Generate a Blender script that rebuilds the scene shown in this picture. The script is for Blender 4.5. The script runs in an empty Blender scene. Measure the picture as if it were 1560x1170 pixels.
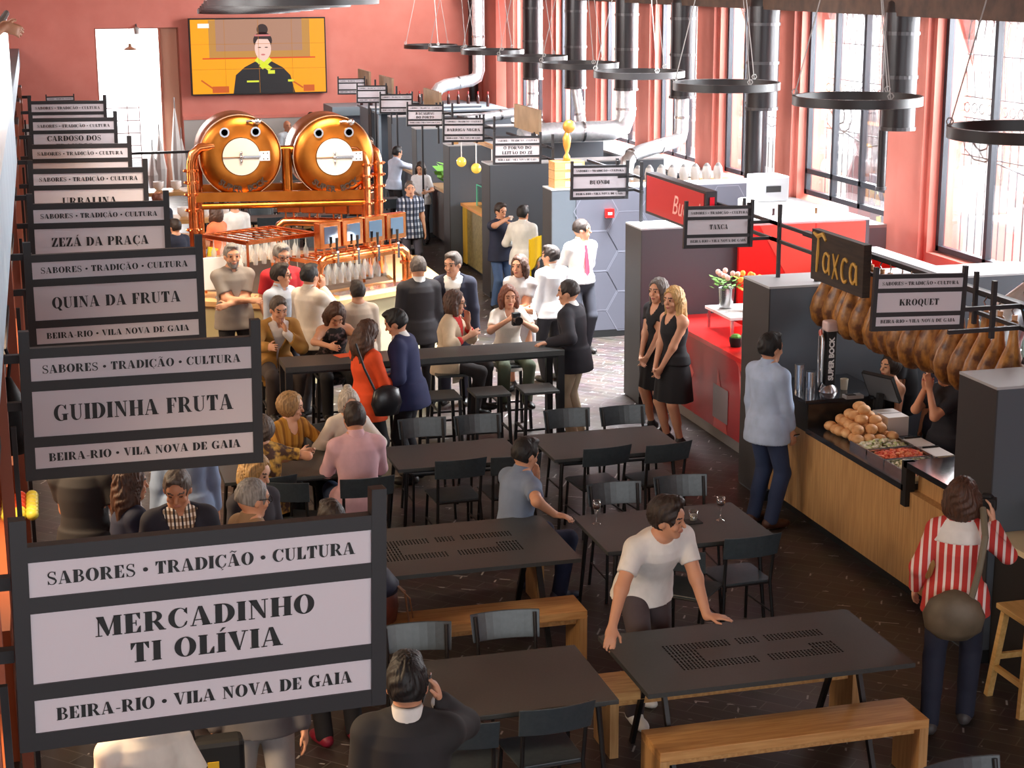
import bpy, bmesh, math, random
import numpy as np
from mathutils import Vector, Matrix
random.seed(7)
SC = bpy.context.scene
COL = SC.collection
PI = math.pi
def lin(c):
    c = c / 255.0
    return c / 12.92 if c <= .04045 else ((c + .055) / 1.055) ** 2.4
def S(r, g, b): return (lin(r), lin(g), lin(b), 1.0)
# ------------------------------------------------------------------ camera
cd = bpy.data.cameras.new('camera')
cam = bpy.data.objects.new('camera', cd); COL.objects.link(cam)
cd.sensor_fit = 'HORIZONTAL'; cd.sensor_width = 36.0
cd.lens = 36.0 * 2616.86 / 1560.0
cd.clip_start = .1; cd.clip_end = 300
def cam_axes(yaw=.265, pitch=.2361, roll=-.005):
    f = Vector((math.sin(yaw)*math.cos(pitch), math.cos(yaw)*math.cos(pitch), -math.sin(pitch)))
    r = Vector((math.cos(yaw), -math.sin(yaw), 0)); u = r.cross(f)
    c, s = math.cos(roll), math.sin(roll)
    return c*r + s*u, c*u - s*r, f
_r, _u, _f = cam_axes()
M = Matrix.Identity(4)
for i in range(3):
    M[i][0] = _r[i]; M[i][1] = _u[i]; M[i][2] = -_f[i]
M[0][3], M[1][3], M[2][3] = 0, 0, 4.95
cam.matrix_world = M
SC.camera = cam
# ------------------------------------------------------------------ light
W = bpy.data.worlds.new('sky'); SC.world = W; W.use_nodes = True
bg = W.node_tree.nodes['Background']
bg.inputs[0].default_value = (.93, .97, 1.0, 1); bg.inputs[1].default_value = 2.2
def area(name, loc, target, sx, sy, power, col=(1, 1, 1), spread=180):
    l = bpy.data.lights.new(name, 'AREA'); l.shape = 'RECTANGLE'; l.size = sx; l.size_y = sy
    l.energy = power; l.color = col; l.spread = math.radians(spread)
    o = bpy.data.objects.new(name, l); COL.objects.link(o); o.location = loc
    d = Vector(target) - Vector(loc)
    o.rotation_euler = d.to_track_quat('-Z', 'Y').to_euler()
    return o
# daylight through the tall windows of the right wall, one lamp per bay, standing outside the panes
for i, y in enumerate((14.3, 17.6, 21.3, 24.7, 27.7, 30.7, 33.7, 36.7)):
    area('window_side_light', (11.3, y, 3.4), (4, y - 1.5, .6), 2.6, 2.6, 420 if y < 26 else 700, (.94, .97, 1.0))
area('door_daylight', (2.2, 42.2, 2.6), (2.6, 30, 0), 1.6, 2.2, 260, (1, .98, .95))
area('aisle_floor_fill', (7.6, 20.4, 6.6), (6.8, 20.2, 0), 1.8, 2.6, 620, (.9, .96, 1.0), 62)  # overhead lamp added to brighten the cross-aisle floor
area('window_side_light', (9.7, 37.0, 4.9), (7.4, 41, 2.6), 1.2, 1.2, 190, (1, .98, .95))  # added inside the hall to brighten the right end of the back wall
# fill lamps added above the left gallery to brighten right and back walls
for y, p in ((15, 260), (20, 300), (25, 190)):
    area('gallery_fill', (-3.6, y, 5.9), (9.5, y + 7, 2.4), 4, 2, p, (1, .98, .95), 120)
# warm lamps of the stalls along the left side, under the gallery
for y in (8.3, 12.2, 16.1, 19.8, 23.3):
    area('stall_lamp', (-.7, y, 2.7), (1.3, y, .6), .6, 1.4, 60, (1, .72, .45), 130).data.energy = 45
area('bar_fill', (3.4, 19.6, 5.6), (3.4, 21.4, 1.2), 1.6, 1.6, 120, (1, .82, .6), 90)  # warm fill added over the bar to brighten the copper, no fixture
SC.view_settings.view_transform = 'Standard'
SC.view_settings.look = 'None'
SC.view_settings.gamma = 1.0
SC.view_settings.use_curve_mapping = False
SC.view_settings.exposure = 0.8
try:
    SC.cycles.use_denoising = True
    SC.cycles.max_bounces = 8; SC.cycles.transparent_max_bounces = 12
    SC.cycles.caustics_reflective = False; SC.cycles.caustics_refractive = False
    SC.cycles.sample_clamp_indirect = 6
except Exception:
    pass
# ------------------------------------------------------------------ materials
MATS = {}
def pbr(name, col, rough=.5, metal=0, coat=0, emit=None, es=0, alpha=None, trans=0, spec=None):
    if name in MATS: return MATS[name]
    m = bpy.data.materials.new(name); m.use_nodes = True
    b = m.node_tree.nodes['Principled BSDF']
    b.inputs['Base Color'].default_value = col
    b.inputs['Roughness'].default_value = rough
    b.inputs['Metallic'].default_value = metal
    if coat: b.inputs['Coat Weight'].default_value = coat; b.inputs['Coat Roughness'].default_value = .1
    if emit is not None: b.inputs['Emission Color'].default_value = emit; b.inputs['Emission Strength'].default_value = es
    if alpha is not None: b.inputs['Alpha'].default_value = alpha
    if trans: b.inputs['Transmission Weight'].default_value = trans
    if spec is not None: b.inputs['Specular IOR Level'].default_value = spec
    MATS[name] = m
    return m
def nodes(m): return m.node_tree.nodes, m.node_tree.links, m.node_tree.nodes['Principled BSDF']
def noisy(name, c1, c2, scale=8, rough=.5, stretch=(1, 1, 1), detail=4, bump=0, lo=.35, hi=.65, metal=0, coat=0):
    """two colours mixed by stretched noise in object space"""
    if name in MATS: return MATS[name]
    m = pbr(name, c1, rough, metal, coat); n, l, b = nodes(m)
    tc = n.new('ShaderNodeTexCoord'); mp = n.new('ShaderNodeMapping'); mp.inputs['Scale'].default_value = stretch
    nz = n.new('ShaderNodeTexNoise'); nz.inputs['Scale'].default_value = scale; nz.inputs['Detail'].default_value = detail
    cr = n.new('ShaderNodeValToRGB'); cr.color_ramp.elements[0].position = lo; cr.color_ramp.elements[1].position = hi
    cr.color_ramp.elements[0].color = c1; cr.color_ramp.elements[1].color = c2
    l.new(tc.outputs['Object'], mp.inputs[0]); l.new(mp.outputs[0], nz.inputs['Vector']); l.new(nz.outputs[0], cr.inputs[0]); l.new(cr.outputs[0], b.inputs['Base Color'])
    if bump:
        bp = n.new('ShaderNodeBump'); bp.inputs['Strength'].default_value = bump; bp.inputs['Distance'].default_value = .01
        l.new(nz.outputs[0], bp.inputs['Height']); l.new(bp.outputs[0], b.inputs['Normal'])
    return m
def stripes(name, cols, per, axis=0, rough=.8, second=None):
    """woven stripes (or a check when second=(cols, per)) across one object axis"""
    if name in MATS: return MATS[name]
    m = pbr(name, cols[0], rough); n, l, b = nodes(m)
    tc = n.new('ShaderNodeTexCoord'); sp = n.new('ShaderNodeSeparateXYZ'); l.new(tc.outputs['Object'], sp.inputs[0])
    def band(ax, cs, p):
        d = n.new('ShaderNodeMath'); d.operation = 'DIVIDE'; d.inputs[1].default_value = p; l.new(sp.outputs[ax], d.inputs[0])
        f = n.new('ShaderNodeMath'); f.operation = 'FRACT'; l.new(d.outputs[0], f.inputs[0])
        r = n.new('ShaderNodeValToRGB'); r.color_ramp.interpolation = 'CONSTANT'
        e = r.color_ramp.elements
        while len(e) < len(cs): e.new(.5)
        for i, c in enumerate(cs): e[i].position = i / len(cs); e[i].color = c
        l.new(f.outputs[0], r.inputs[0]); return r
    a = band(axis, cols, per)
    if second:
        c = band(second[2], second[0], second[1])
        mx = n.new('ShaderNodeMix'); mx.data_type = 'RGBA'; mx.blend_type = 'MULTIPLY'; mx.inputs[0].default_value = 1
        l.new(a.outputs[0], mx.inputs[6]); l.new(c.outputs[0], mx.inputs[7]); l.new(mx.outputs[2], b.inputs['Base Color'])
    else: l.new(a.outputs[0], b.inputs['Base Color'])
    return m
def slate():
    m = pbr('slate floor', S(62, 56, 54), .38); n, l, b = nodes(m)
    tc = n.new('ShaderNodeTexCoord'); mp = n.new('ShaderNodeMapping'); mp.inputs['Rotation'].default_value = (0, 0, PI/4)
    br = n.new('ShaderNodeTexBrick'); br.inputs['Scale'].default_value = 1; br.inputs['Brick Width'].default_value = .42; br.inputs['Row Height'].default_value = .14
    br.inputs['Mortar Size'].default_value = .004; br.inputs['Color1'].default_value = S(66, 56, 53); br.inputs['Color2'].default_value = S(52, 44, 42); br.inputs['Mortar'].default_value = S(92, 86, 84)
    nz = n.new('ShaderNodeTexNoise'); nz.inputs['Scale'].default_value = 3.2; nz.inputs['Detail'].default_value = 5
    mx = n.new('ShaderNodeMix'); mx.data_type = 'RGBA'; mx.blend_type = 'OVERLAY'; mx.inputs[0].default_value = .35
    l.new(tc.outputs['Object'], mp.inputs[0]); l.new(mp.outputs[0], br.inputs['Vector']); l.new(tc.outputs['Object'], nz.inputs['Vector'])
    l.new(br.outputs[0], mx.inputs[6]); l.new(nz.outputs['Color'], mx.inputs[7]); l.new(mx.outputs[2], b.inputs['Base Color'])
    # glints along the joints, painted into the colour as short pale dashes
    br2 = n.new('ShaderNodeTexBrick'); br2.inputs['Scale'].default_value = 1; br2.inputs['Brick Width'].default_value = .3; br2.inputs['Row Height'].default_value = .3
    br2.inputs['Mortar Size'].default_value = .007; br2.inputs['Color1'].default_value = br2.inputs['Color2'].default_value = (0, 0, 0, 1); br2.inputs['Mortar'].default_value = (1, 1, 1, 1)
    mp2 = n.new('ShaderNodeMapping'); mp2.inputs['Rotation'].default_value = (0, 0, .5); l.new(tc.outputs['Object'], mp2.inputs[0]); l.new(mp2.outputs[0], br2.inputs['Vector'])
    nz2 = n.new('ShaderNodeTexNoise'); nz2.inputs['Scale'].default_value = 6.5; nz2.inputs['Detail'].default_value = 1; l.new(tc.outputs['Object'], nz2.inputs['Vector'])
    gt = n.new('ShaderNodeMath'); gt.operation = 'GREATER_THAN'; gt.inputs[1].default_value = .6; l.new(nz2.outputs[0], gt.inputs[0])
    ml = n.new('ShaderNodeMath'); ml.operation = 'MULTIPLY'; l.new(gt.outputs[0], ml.inputs[0]); l.new(br2.outputs[0], ml.inputs[1])
    mg = n.new('ShaderNodeMix'); mg.data_type = 'RGBA'; mg.inputs[7].default_value = S(168, 164, 162); l.new(ml.outputs[0], mg.inputs[0]); l.new(mx.outputs[2], mg.inputs[6]); l.new(mg.outputs[2], b.inputs['Base Color'])
    bp = n.new('ShaderNodeBump'); bp.inputs['Strength'].default_value = .25; bp.inputs['Distance'].default_value = .006
    l.new(br.outputs['Fac'], bp.inputs['Height']); bp.invert = True; l.new(bp.outputs[0], b.inputs['Normal'])
    rr = n.new('ShaderNodeMapRange'); rr.inputs[3].default_value = .3; rr.inputs[4].default_value = .5
    l.new(nz.outputs[0], rr.inputs[0]); l.new(rr.outputs[0], b.inputs['Roughness'])
    return m
BLK = pbr('black steel', S(30, 29, 31), .42, .2)
CHB = noisy('chair lacquer', S(56, 64, 69), S(64, 72, 77), 30, .3)
TOPM = noisy('table laminate', S(54, 56, 56), S(59, 61, 60), 60, .46)
WOOD = noisy('oak', S(190, 138, 80), S(214, 166, 106), 3, .5, (1.2, 14, 14), 6, .05)
WOODY = noisy('oak across', S(190, 138, 80), S(214, 166, 106), 3, .5, (14, 1.2, 14), 6, .05)
WOODV = noisy('counter oak', S(176, 134, 84), S(198, 156, 104), 3, .5, (14, 14, 1.0), 6, .05)
COPPER = noisy('copper', S(205, 118, 62), S(228, 150, 98), 5, .22, metal=1)
COPD = noisy('tank copper', S(158, 92, 34), S(180, 110, 46), 4, .34, metal=1)
STEEL = pbr('steel', S(205, 207, 210), .25, 1)
GALV = noisy('galvanised steel', S(200, 205, 210), S(225, 228, 232), 14, .35, metal=.7)
WHITE = pbr('white', S(232, 230, 228), .5)
GREY = pbr('partition grey', S(84, 90, 98), .6)
DGREY = pbr('partition dark', S(52, 49, 50), .6)
PURP = pbr('aubergine panel', S(70, 62, 68), .6)
TOPW = pbr('pale top', S(176, 178, 180), .5)
RED = pbr('stall red', S(222, 28, 24), .3, 0, .3)
RED2 = pbr('stall red light', S(236, 74, 62), .3)
RED3 = pbr('stall red dark', S(180, 22, 24), .3)
SALM = noisy('salmon plaster', S(216, 130, 116), S(222, 138, 124), 2, .8)
TERRA = pbr('terracotta paint', S(164, 96, 76), .7)
BGREY = pbr('ledge blue grey', S(128, 142, 152), .6)
BLACK = pbr('matt black', S(18, 18, 19), .6)
GLASS = None
def glassmat(name, tint=(1, 1, 1, 1), mixf=.12, rough=.02):
    """clear thin glass: mostly see-through with a glossy film"""
    if name in MATS: return MATS[name]
    m = bpy.data.materials.new(name); m.use_nodes = True; n, l = m.node_tree.nodes, m.node_tree.links
    n.remove(n['Principled BSDF']); out = n['Material Output']
    t = n.new('ShaderNodeBsdfTransparent'); t.inputs[0].default_value = tint
    g = n.new('ShaderNodeBsdfGlossy'); g.inputs[1].default_value = rough
    mx = n.new('ShaderNodeMixShader')
    lw = n.new('ShaderNodeLayerWeight'); lw.inputs[0].default_value = .3
    ad = n.new('ShaderNodeMath'); ad.operation = 'MULTIPLY_ADD'; ad.inputs[1].default_value = .6; ad.inputs[2].default_value = mixf
    l.new(lw.outputs['Facing'], ad.inputs[0]); l.new(ad.outputs[0], mx.inputs[0]); l.new(t.outputs[0], mx.inputs[1]); l.new(g.outputs[0], mx.inputs[2]); l.new(mx.outputs[0], out.inputs[0])
    MATS[name] = m; return m
GLS = glassmat('drinking glass', (.93, .95, .96, 1), .14)
PANE = glassmat('window pane', (1, 1, 1, 1), .04)
GREENG = glassmat('green edged glass', (.82, .95, .9, 1), .1)
# ------------------------------------------------------------------ mesh helpers
class MB:
    def __init__(s): s.v, s.f, s.m = [], [], []; s.cm = 0
    def poly(s, pts):
        b = len(s.v); s.v += [tuple(p) for p in pts]; s.f.append(tuple(range(b, b + len(pts)))); s.m.append(s.cm); return s
    def box(s, x0, y0, z0, x1, y1, z1):
        b = len(s.v)
        s.v += [(x0,y0,z0),(x1,y0,z0),(x1,y1,z0),(x0,y1,z0),(x0,y0,z1),(x1,y0,z1),(x1,y1,z1),(x0,y1,z1)]
        for q in ((0,3,2,1),(4,5,6,7),(0,1,5,4),(1,2,6,5),(2,3,7,6),(3,0,4,7)): s.f.append(tuple(b+i for i in q)); s.m.append(s.cm)
        return s
    def beam(s, p, q, w, h=None):
        """square bar from p to q"""
        h = h or w; p, q = Vector(p), Vector(q); d = (q-p).normalized()
        a = Vector((0,0,1)) if abs(d.z) < .9 else Vector((1,0,0))
        x = d.cross(a).normalized(); y = x.cross(d)
        b = len(s.v)
        for o in (p, q):
            for i, j in ((-1,-1),(1,-1),(1,1),(-1,1)): s.v.append(tuple(o + x*(i*w/2) + y*(j*h/2)))
        for k in ((0,1,2,3),(7,6,5,4),(0,4,5,1),(1,5,6,2),(2,6,7,3),(3,7,4,0)): s.f.append(tuple(b+i for i in k)); s.m.append(s.cm)
        return s
    def tube(s, pts, r, n=10, cap=True):
        pts = [Vector(p) for p in pts]; rs = r if isinstance(r, (list, tuple)) else [r]*len(pts)
        b0 = len(s.v); d0 = (pts[1]-pts[0]).normalized()
        a = Vector((0,0,1)) if abs(d0.z) < .9 else Vector((1,0,0))
        x = d0.cross(a).normalized()
        for i, p in enumerate(pts):
            d = ((pts[min(i+1, len(pts)-1)] - pts[max(i-1, 0)])).normalized()
            x = (x - d*x.dot(d)).normalized(); y = d.cross(x)
            for k in range(n):
                t = 2*PI*k/n; s.v.append(tuple(p + (x*math.cos(t) + y*math.sin(t))*rs[i]))
        for i in range(len(pts)-1):
            for k in range(n):
                a1 = b0+i*n+k; a2 = b0+i*n+(k+1) % n
                s.f.append((a1, a2, a2+n, a1+n)); s.m.append(s.cm)
        if cap:
            s.f.append(tuple(b0+n-1-k for k in range(n))); s.m.append(s.cm)
            e = b0+(len(pts)-1)*n; s.f.append(tuple(e+k for k in range(n))); s.m.append(s.cm)
        return s
    def lathe(s, prof, c=(0,0,0), n=20, axis='z', cap=True):
        b0 = len(s.v)
        for (r, h) in prof:
            for k in range(n):
                t = 2*PI*k/n; p, q = r*math.cos(t), r*math.sin(t)
                v = (p, q, h) if axis == 'z' else ((p, h, q) if axis == 'y' else (h, p, q))
                s.v.append((v[0]+c[0], v[1]+c[1], v[2]+c[2]))
        for i in range(len(prof)-1):
            for k in range(n):
                a1 = b0+i*n+k; a2 = b0+i*n+(k+1) % n
                q = (a1, a2, a2+n, a1+n)
                s.f.append(q if axis != 'y' else q[::-1]); s.m.append(s.cm)
        if cap:
            s.f.append(tuple(b0+n-1-k for k in range(n))); s.m.append(s.cm)
            e = b0+(len(prof)-1)*n; s.f.append(tuple(e+k for k in range(n))); s.m.append(s.cm)
        return s
    def ball(s, c, r, n=12, m=8):
        r = r if isinstance(r, (tuple, list)) else (r, r, r); b0 = len(s.v)
        for i in range(m+1):
            a = -PI/2 + PI*i/m
            for k in range(n):
                t = 2*PI*k/n
                s.v.append((c[0]+r[0]*math.cos(a)*math.cos(t), c[1]+r[1]*math.cos(a)*math.sin(t), c[2]+r[2]*math.sin(a)))
        for i in range(m):
            for k in range(n):
                a1 = b0+i*n+k; a2 = b0+i*n+(k+1) % n; s.f.append((a1, a2, a2+n, a1+n)); s.m.append(s.cm)
        return s
    def prism(s, poly, z0, z1, T=None):
        """outline in local xy pulled from z0 to z1; T maps a local point to the place"""
        T = T or (lambda p: p); n = len(poly); b = len(s.v)
        for z in (z0, z1):
            for (x, y) in poly: s.v.append(tuple(T((x, y, z))))
        s.f.append(tuple(b+n-1-i for i in range(n))); s.m.append(s.cm); s.f.append(tuple(b+n+i for i in range(n))); s.m.append(s.cm)
        for i in range(n):
            j = (i+1) % n; s.f.append((b+i, b+j, b+n+j, b+n+i)); s.m.append(s.cm)
        return s
    def mesh(s, name, mats, smooth=False):
        me = bpy.data.meshes.new(name); me.from_pydata(s.v, [], s.f)
        for m in (mats if isinstance(mats, (list, tuple)) else [mats]): me.materials.append(m)
        if any(s.m): me.polygons.foreach_set('material_index', s.m)
        if smooth: me.polygons.foreach_set('use_smooth', [True]*len(s.f))
        me.update(); return me
    def build(s, name, mats, parent=None, smooth=False, bevel=0, loc=None, rz=0):
        o = bpy.data.objects.new(name, s.mesh(name, mats, smooth)); COL.objects.link(o)
        if parent: o.parent = parent
        if loc: o.location = loc
        if rz: o.rotation_euler = (0, 0, rz)
        if smooth and smooth != 'all':
            try:
                md = o.modifiers.new('weld', 'WELD'); md.merge_threshold = 1e-5
                md = o.modifiers.new('split', 'EDGE_SPLIT'); md.split_angle = math.radians(40)
            except Exception: pass
        if bevel:
            md = o.modifiers.new('bevel', 'BEVEL'); md.width = bevel; md.segments = 2; md.limit_method = 'ANGLE'
        return o
def tag(o, label=None, cat=None, group=None, kind=None):
    if label: o['label'] = label
    if cat: o['category'] = cat
    if group: o['group'] = group
    if kind: o['kind'] = kind
    return o
def thing(name, label, cat, loc=(0,0,0), rz=0, group=None):
    o = bpy.data.objects.new(name, None); COL.objects.link(o); o.empty_display_size = .1
    o.location = loc; o.rotation_euler = (0, 0, rz)
    return tag(o, label, cat, group)
def struct(name, mb, m, **k): return tag(mb.build(name, m, **k), kind='structure')
def copy_tree(o, parent=None, loc=None, rz=None, label=None, group=None):
    c = o.copy(); COL.objects.link(c)
    if parent: c.parent = parent
    if loc is not None: c.location = loc
    if rz is not None: c.rotation_euler = (0, 0, rz)
    if label: c['label'] = label
    if group: c['group'] = group
    for ch in list(o.children): copy_tree(ch, c)
    return c
def arc(cx, cy, r, a0, a1, n=8): return [(cx + r*math.cos(math.radians(a0+(a1-a0)*i/n)), cy + r*math.sin(math.radians(a0+(a1-a0)*i/n))) for i in range(n+1)]
# ------------------------------------------------------------------ fat-face roman capitals for the stall signs
def _R(a, b, c, d): return [(a,b),(c,b),(c,d),(a,d)]
def _E(cx, cy, rx, ry, ix, iy, jx, jy, a0, a1, n=18):
    q = []
    for i in range(n):
        t0, t1 = (math.radians(a0+(a1-a0)*k/n) for k in (i, i+1))
        q.append([(cx+rx*math.cos(t0), cy+ry*math.sin(t0)), (cx+rx*math.cos(t1), cy+ry*math.sin(t1)), (ix+jx*math.cos(t1), iy+jy*math.sin(t1)), (ix+jx*math.cos(t0), iy+jy*math.sin(t0))])
    return q
_st = _R(.06,0,.33,1); _sb = _R(0,0,.37,.05); _stp = _R(0,.95,.37,1)
G = {}
G['I'] = (.37, [_st, _sb, _stp])
G['E'] = (.68, [_st, _R(0,.95,.62,1), _R(0,0,.64,.05), _R(.29,.475,.48,.525), _R(.44,.36,.48,.64), [(.62,1),(.46,.95),(.58,.68),(.62,.68)], [(.64,0),(.64,.34),(.6,.34),(.46,.05)]])
G['F'] = (.64, [_st, _sb, _R(0,.95,.62,1), _R(.29,.475,.48,.525), _R(.44,.36,.48,.64), [(.62,1),(.46,.95),(.58,.68),(.62,.68)]])
G['L'] = (.64, [_st, _stp, _R(0,0,.62,.05), [(.62,0),(.62,.36),(.58,.36),(.42,.05)]])
G['T'] = (.74, [_R(.23,0,.5,1), _R(.15,0,.58,.05), _R(.02,.95,.71,1), [(.02,1),(.02,.66),(.06,.66),(.2,.95)], [(.71,1),(.53,.95),(.67,.66),(.71,.66)]])
G['H'] = (.87, [_st, _sb, _stp, _R(.56,0,.82,1), _R(.5,0,.88,.05), _R(.5,.95,.87,1), _R(.29,.475,.58,.525)])
G['N'] = (.84, [_R(.13,0,.18,1), _R(.66,0,.71,1), [(.03,1),(.62,0),(.71,0),(.71,.12),(.36,1)], _R(.03,0,.28,.05), _R(.55,.95,.82,1)])
G['M'] = (1.04, [_R(.12,0,.17,1), _R(.72,0,.98,1), [(.05,1),(.45,0),(.57,.12),(.34,1)], [(.46,0),(.51,0),(.79,.97),(.73,.97)], _R(.02,0,.28,.05), _R(.66,0,1.03,.05), _R(.74,.95,1.03,1)])
_A = [[(.31,1),(.5,0),(.8,0),(.48,1)], [(.32,1),(.06,0),(.11,0),(.37,1)], _R(.18,.28,.6,.33), _R(0,0,.24,.05), _R(.46,0,.86,.05)]
G['A'] = (.86, _A)
G['V'] = (.8, [[(.02,1),(.38,0),(.5,0),(.32,1)], [(.66,1),(.42,0),(.47,0),(.71,1)], _R(0,.95,.37,1), _R(.54,.95,.8,1)])
G['U'] = (.78, [_R(.08,.3,.29,1), _R(.62,.3,.67,1), _stp, _R(.53,.95,.76,1)] + _E(.375,.31,.295,.33,.455,.31,.165,.27,180,360))
G['O'] = (.86, _E(.43,.5,.42,.52,.43,.5,.165,.47,0,360,28))
_tail = [[(.4,.12),(.6,-.22),(.84,-.2),(.58,.12)]]
G['Q'] = (.86, G['O'][1] + _tail)
_C = _E(.43,.5,.41,.52,.49,.5,.23,.47,40,318,24) + [[(.76,.66),(.76,1),(.71,1),(.62,.82)], [(.72,.15),(.76,.3),(.73,.32),(.64,.2)]]
G['C'] = (.8, _C)
G['Ç'] = (.8, _C + [[(.42,0),(.46,-.1),(.58,-.16),(.4,-.27),(.5,-.16),(.38,-.08)]])
G['G'] = (.9, _E(.43,.5,.41,.52,.49,.5,.23,.47,40,312,24) + [[(.76,.66),(.76,1),(.71,1),(.62,.82)], _R(.56,.03,.8,.42), _R(.49,.38,.88,.43)])
G['D'] = (.84, [_st, _sb, _stp] + _E(.36,.5,.47,.5,.36,.5,.2,.45,-90,90))
G['B'] = (.76, [_st, _sb, _stp, _R(.28,.48,.4,.53)] + _E(.36,.745,.31,.255,.36,.745,.13,.205,-90,90) + _E(.37,.265,.36,.265,.37,.265,.17,.215,-90,90))
_P = [_st, _sb, _stp, _R(.28,.43,.4,.48)] + _E(.36,.715,.35,.285,.36,.715,.15,.235,-90,90)
G['P'] = (.74, _P)
G['R'] = (.86, _P + [[(.36,.46),(.6,0),(.86,0),(.86,.05),(.8,.05),(.56,.46)]])
G['S'] = (.66, _E(.33,.74,.28,.28,.34,.74,.19,.23,25,200) + _E(.32,.27,.3,.29,.31,.27,.19,.24,-155,20) + [[(.05,.72),(.1,.56),(.52,.3),(.6,.36),(.5,.52),(.16,.68)], [(.56,.66),(.56,1),(.52,1),(.46,.84)], [(.05,.34),(.05,0),(.09,0),(.15,.16)]])
G['X'] = (.84, [[(.05,1),(.52,0),(.79,0),(.32,1)], [(.62,1),(.12,0),(.17,0),(.68,1)], _R(0,.95,.4,1), _R(.52,.95,.8,1), _R(0,0,.28,.05), _R(.44,0,.84,.05)])
G['Z'] = (.7, [_R(.05,.95,.66,1), _R(.02,0,.66,.05), [(.42,.95),(.02,.05),(.26,.05),(.66,.95)], [(.05,1),(.05,.68),(.09,.68),(.24,.95)], [(.66,0),(.66,.34),(.62,.34),(.46,.05)]])
G['K'] = (.88, [_st, _sb, _stp, [(.29,.42),(.35,.42),(.72,.97),(.66,.97)], [(.36,.55),(.6,0),(.86,0),(.5,.68)], _R(.55,.95,.82,1), _R(.5,0,.9,.05)])
G['Ã'] = (.86, _A + [[(.14,1.1),(.2,1.1),(.3,1.2),(.5,1.08),(.64,1.22),(.58,1.22),(.5,1.16),(.3,1.28)]])
G['Á'] = (.86, _A + [[(.34,1.08),(.4,1.08),(.6,1.28),(.46,1.28)]])
G['Í'] = (.37, G['I'][1] + [[(.12,1.08),(.18,1.08),(.38,1.28),(.24,1.28)]])
G['É'] = (.68, G['E'][1] + [[(.24,1.08),(.3,1.08),(.5,1.28),(.36,1.28)]])
G['-'] = (.36, [_R(.04,.3,.34,.38)]); G[' '] = (.34, [])
G['•'] = (.36, [[(.18+.17*math.cos(k*PI/6), .46+.17*math.sin(k*PI/6)) for k in range(12)]])
def lettering(txt, cx, cz, cap, width=None, gap=.1, y=0):
    """black roman capitals standing in the local xz plane, centred on (cx, cz)"""
    mb = MB(); x = 0; out = []
    for ch in txt:
        w, ps = G[ch]
        for p in ps: out.append([(x+a, b) for a, b in p])
        x += w + gap
    tot = x - gap; k = (width/tot) if width else cap
    k *= 1 if width else 1.14
    for p in out: mb.poly([(cx + (a - tot/2)*k, y, cz + (b - .5)*cap) for a, b in p])
    return mb
def sans(txt, size, mat, parent, name='lettering', shear=0, loc=(0,0,0), rot=(PI/2,0,0), extrude=.002, bold=0):
    cu = bpy.data.curves.new('t', 'FONT'); cu.body = txt; cu.size = size; cu.shear = shear; cu.extrude = extrude; cu.offset = bold; cu.align_x = 'CENTER'; cu.align_y = 'CENTER'; cu.resolution_u = 3
    t = bpy.data.objects.new('t', cu); COL.objects.link(t)
    me = bpy.data.meshes.new_from_object(t.evaluated_get(bpy.context.evaluated_depsgraph_get())); bpy.data.objects.remove(t)
    me.materials.clear(); me.materials.append(mat)
    o = bpy.data.objects.new(name, me); COL.objects.link(o); o.parent = parent; o.location = loc; o.rotation_euler = rot
    return o
# ------------------------------------------------------------------ people: smooth bodies from blended limbs
F4 = np.float32
class Fld:
    def __init__(s, lo, hi, h):
        s.lo = np.array(lo, float); s.h = h
        n = np.ceil((np.array(hi)-s.lo)/h).astype(int)+2
        s.ax = [(s.lo[i]+h*np.arange(n[i])).astype(F4) for i in range(3)]
        s.a = np.full(n, 9., F4)
    def win(s, lo, hi, pad):
        sl = []
        for i in range(3):
            a = int(np.floor((lo[i]-pad-s.lo[i])/s.h)); b = int(np.ceil((hi[i]+pad-s.lo[i])/s.h))+1
            a = max(a, 0); b = min(b, s.a.shape[i])
            if b <= a: return None
            sl.append(slice(a, b))
        return tuple(sl), s.ax[0][sl[0]][:,None,None], s.ax[1][sl[1]][None,:,None], s.ax[2][sl[2]][None,None,:]
    def add(s, pr, k=.02, infl=0, sub=False):
        lo, hi, fn = pr; w = s.win(lo, hi, infl+k+3*s.h)
        if w is None: return s
        sl, X, Y, Z = w; d = fn(X, Y, Z)-infl; A = s.a[sl]
        if sub: s.a[sl] = np.maximum(A, -d); return s
        t = np.clip(.5+.5*(A-d)/k, 0, 1); s.a[sl] = A+(d-A)*t-k*t*(1-t); return s
    def cut(s, fn):
        s.a = np.maximum(s.a, fn(s.ax[0][:,None,None], s.ax[1][None,:,None], s.ax[2][None,None,:]).astype(F4)); return s
V3 = lambda *a: np.array(a if len(a) == 3 else a[0], float)
def unit(v): return v/(np.linalg.norm(v)+1e-9)
def cone(a, b, ra, rb):
    a, b = V3(a), V3(b); m = max(ra, rb); ba = b-a; L2 = ba@ba+1e-9
    def fn(X, Y, Z):
        t = np.clip(((X-a[0])*ba[0]+(Y-a[1])*ba[1]+(Z-a[2])*ba[2])/L2, 0, 1)
        return np.sqrt((X-a[0]-ba[0]*t)**2+(Y-a[1]-ba[1]*t)**2+(Z-a[2]-ba[2]*t)**2)-(ra+(rb-ra)*t)
    return np.minimum(a, b)-m, np.maximum(a, b)+m, fn
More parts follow.
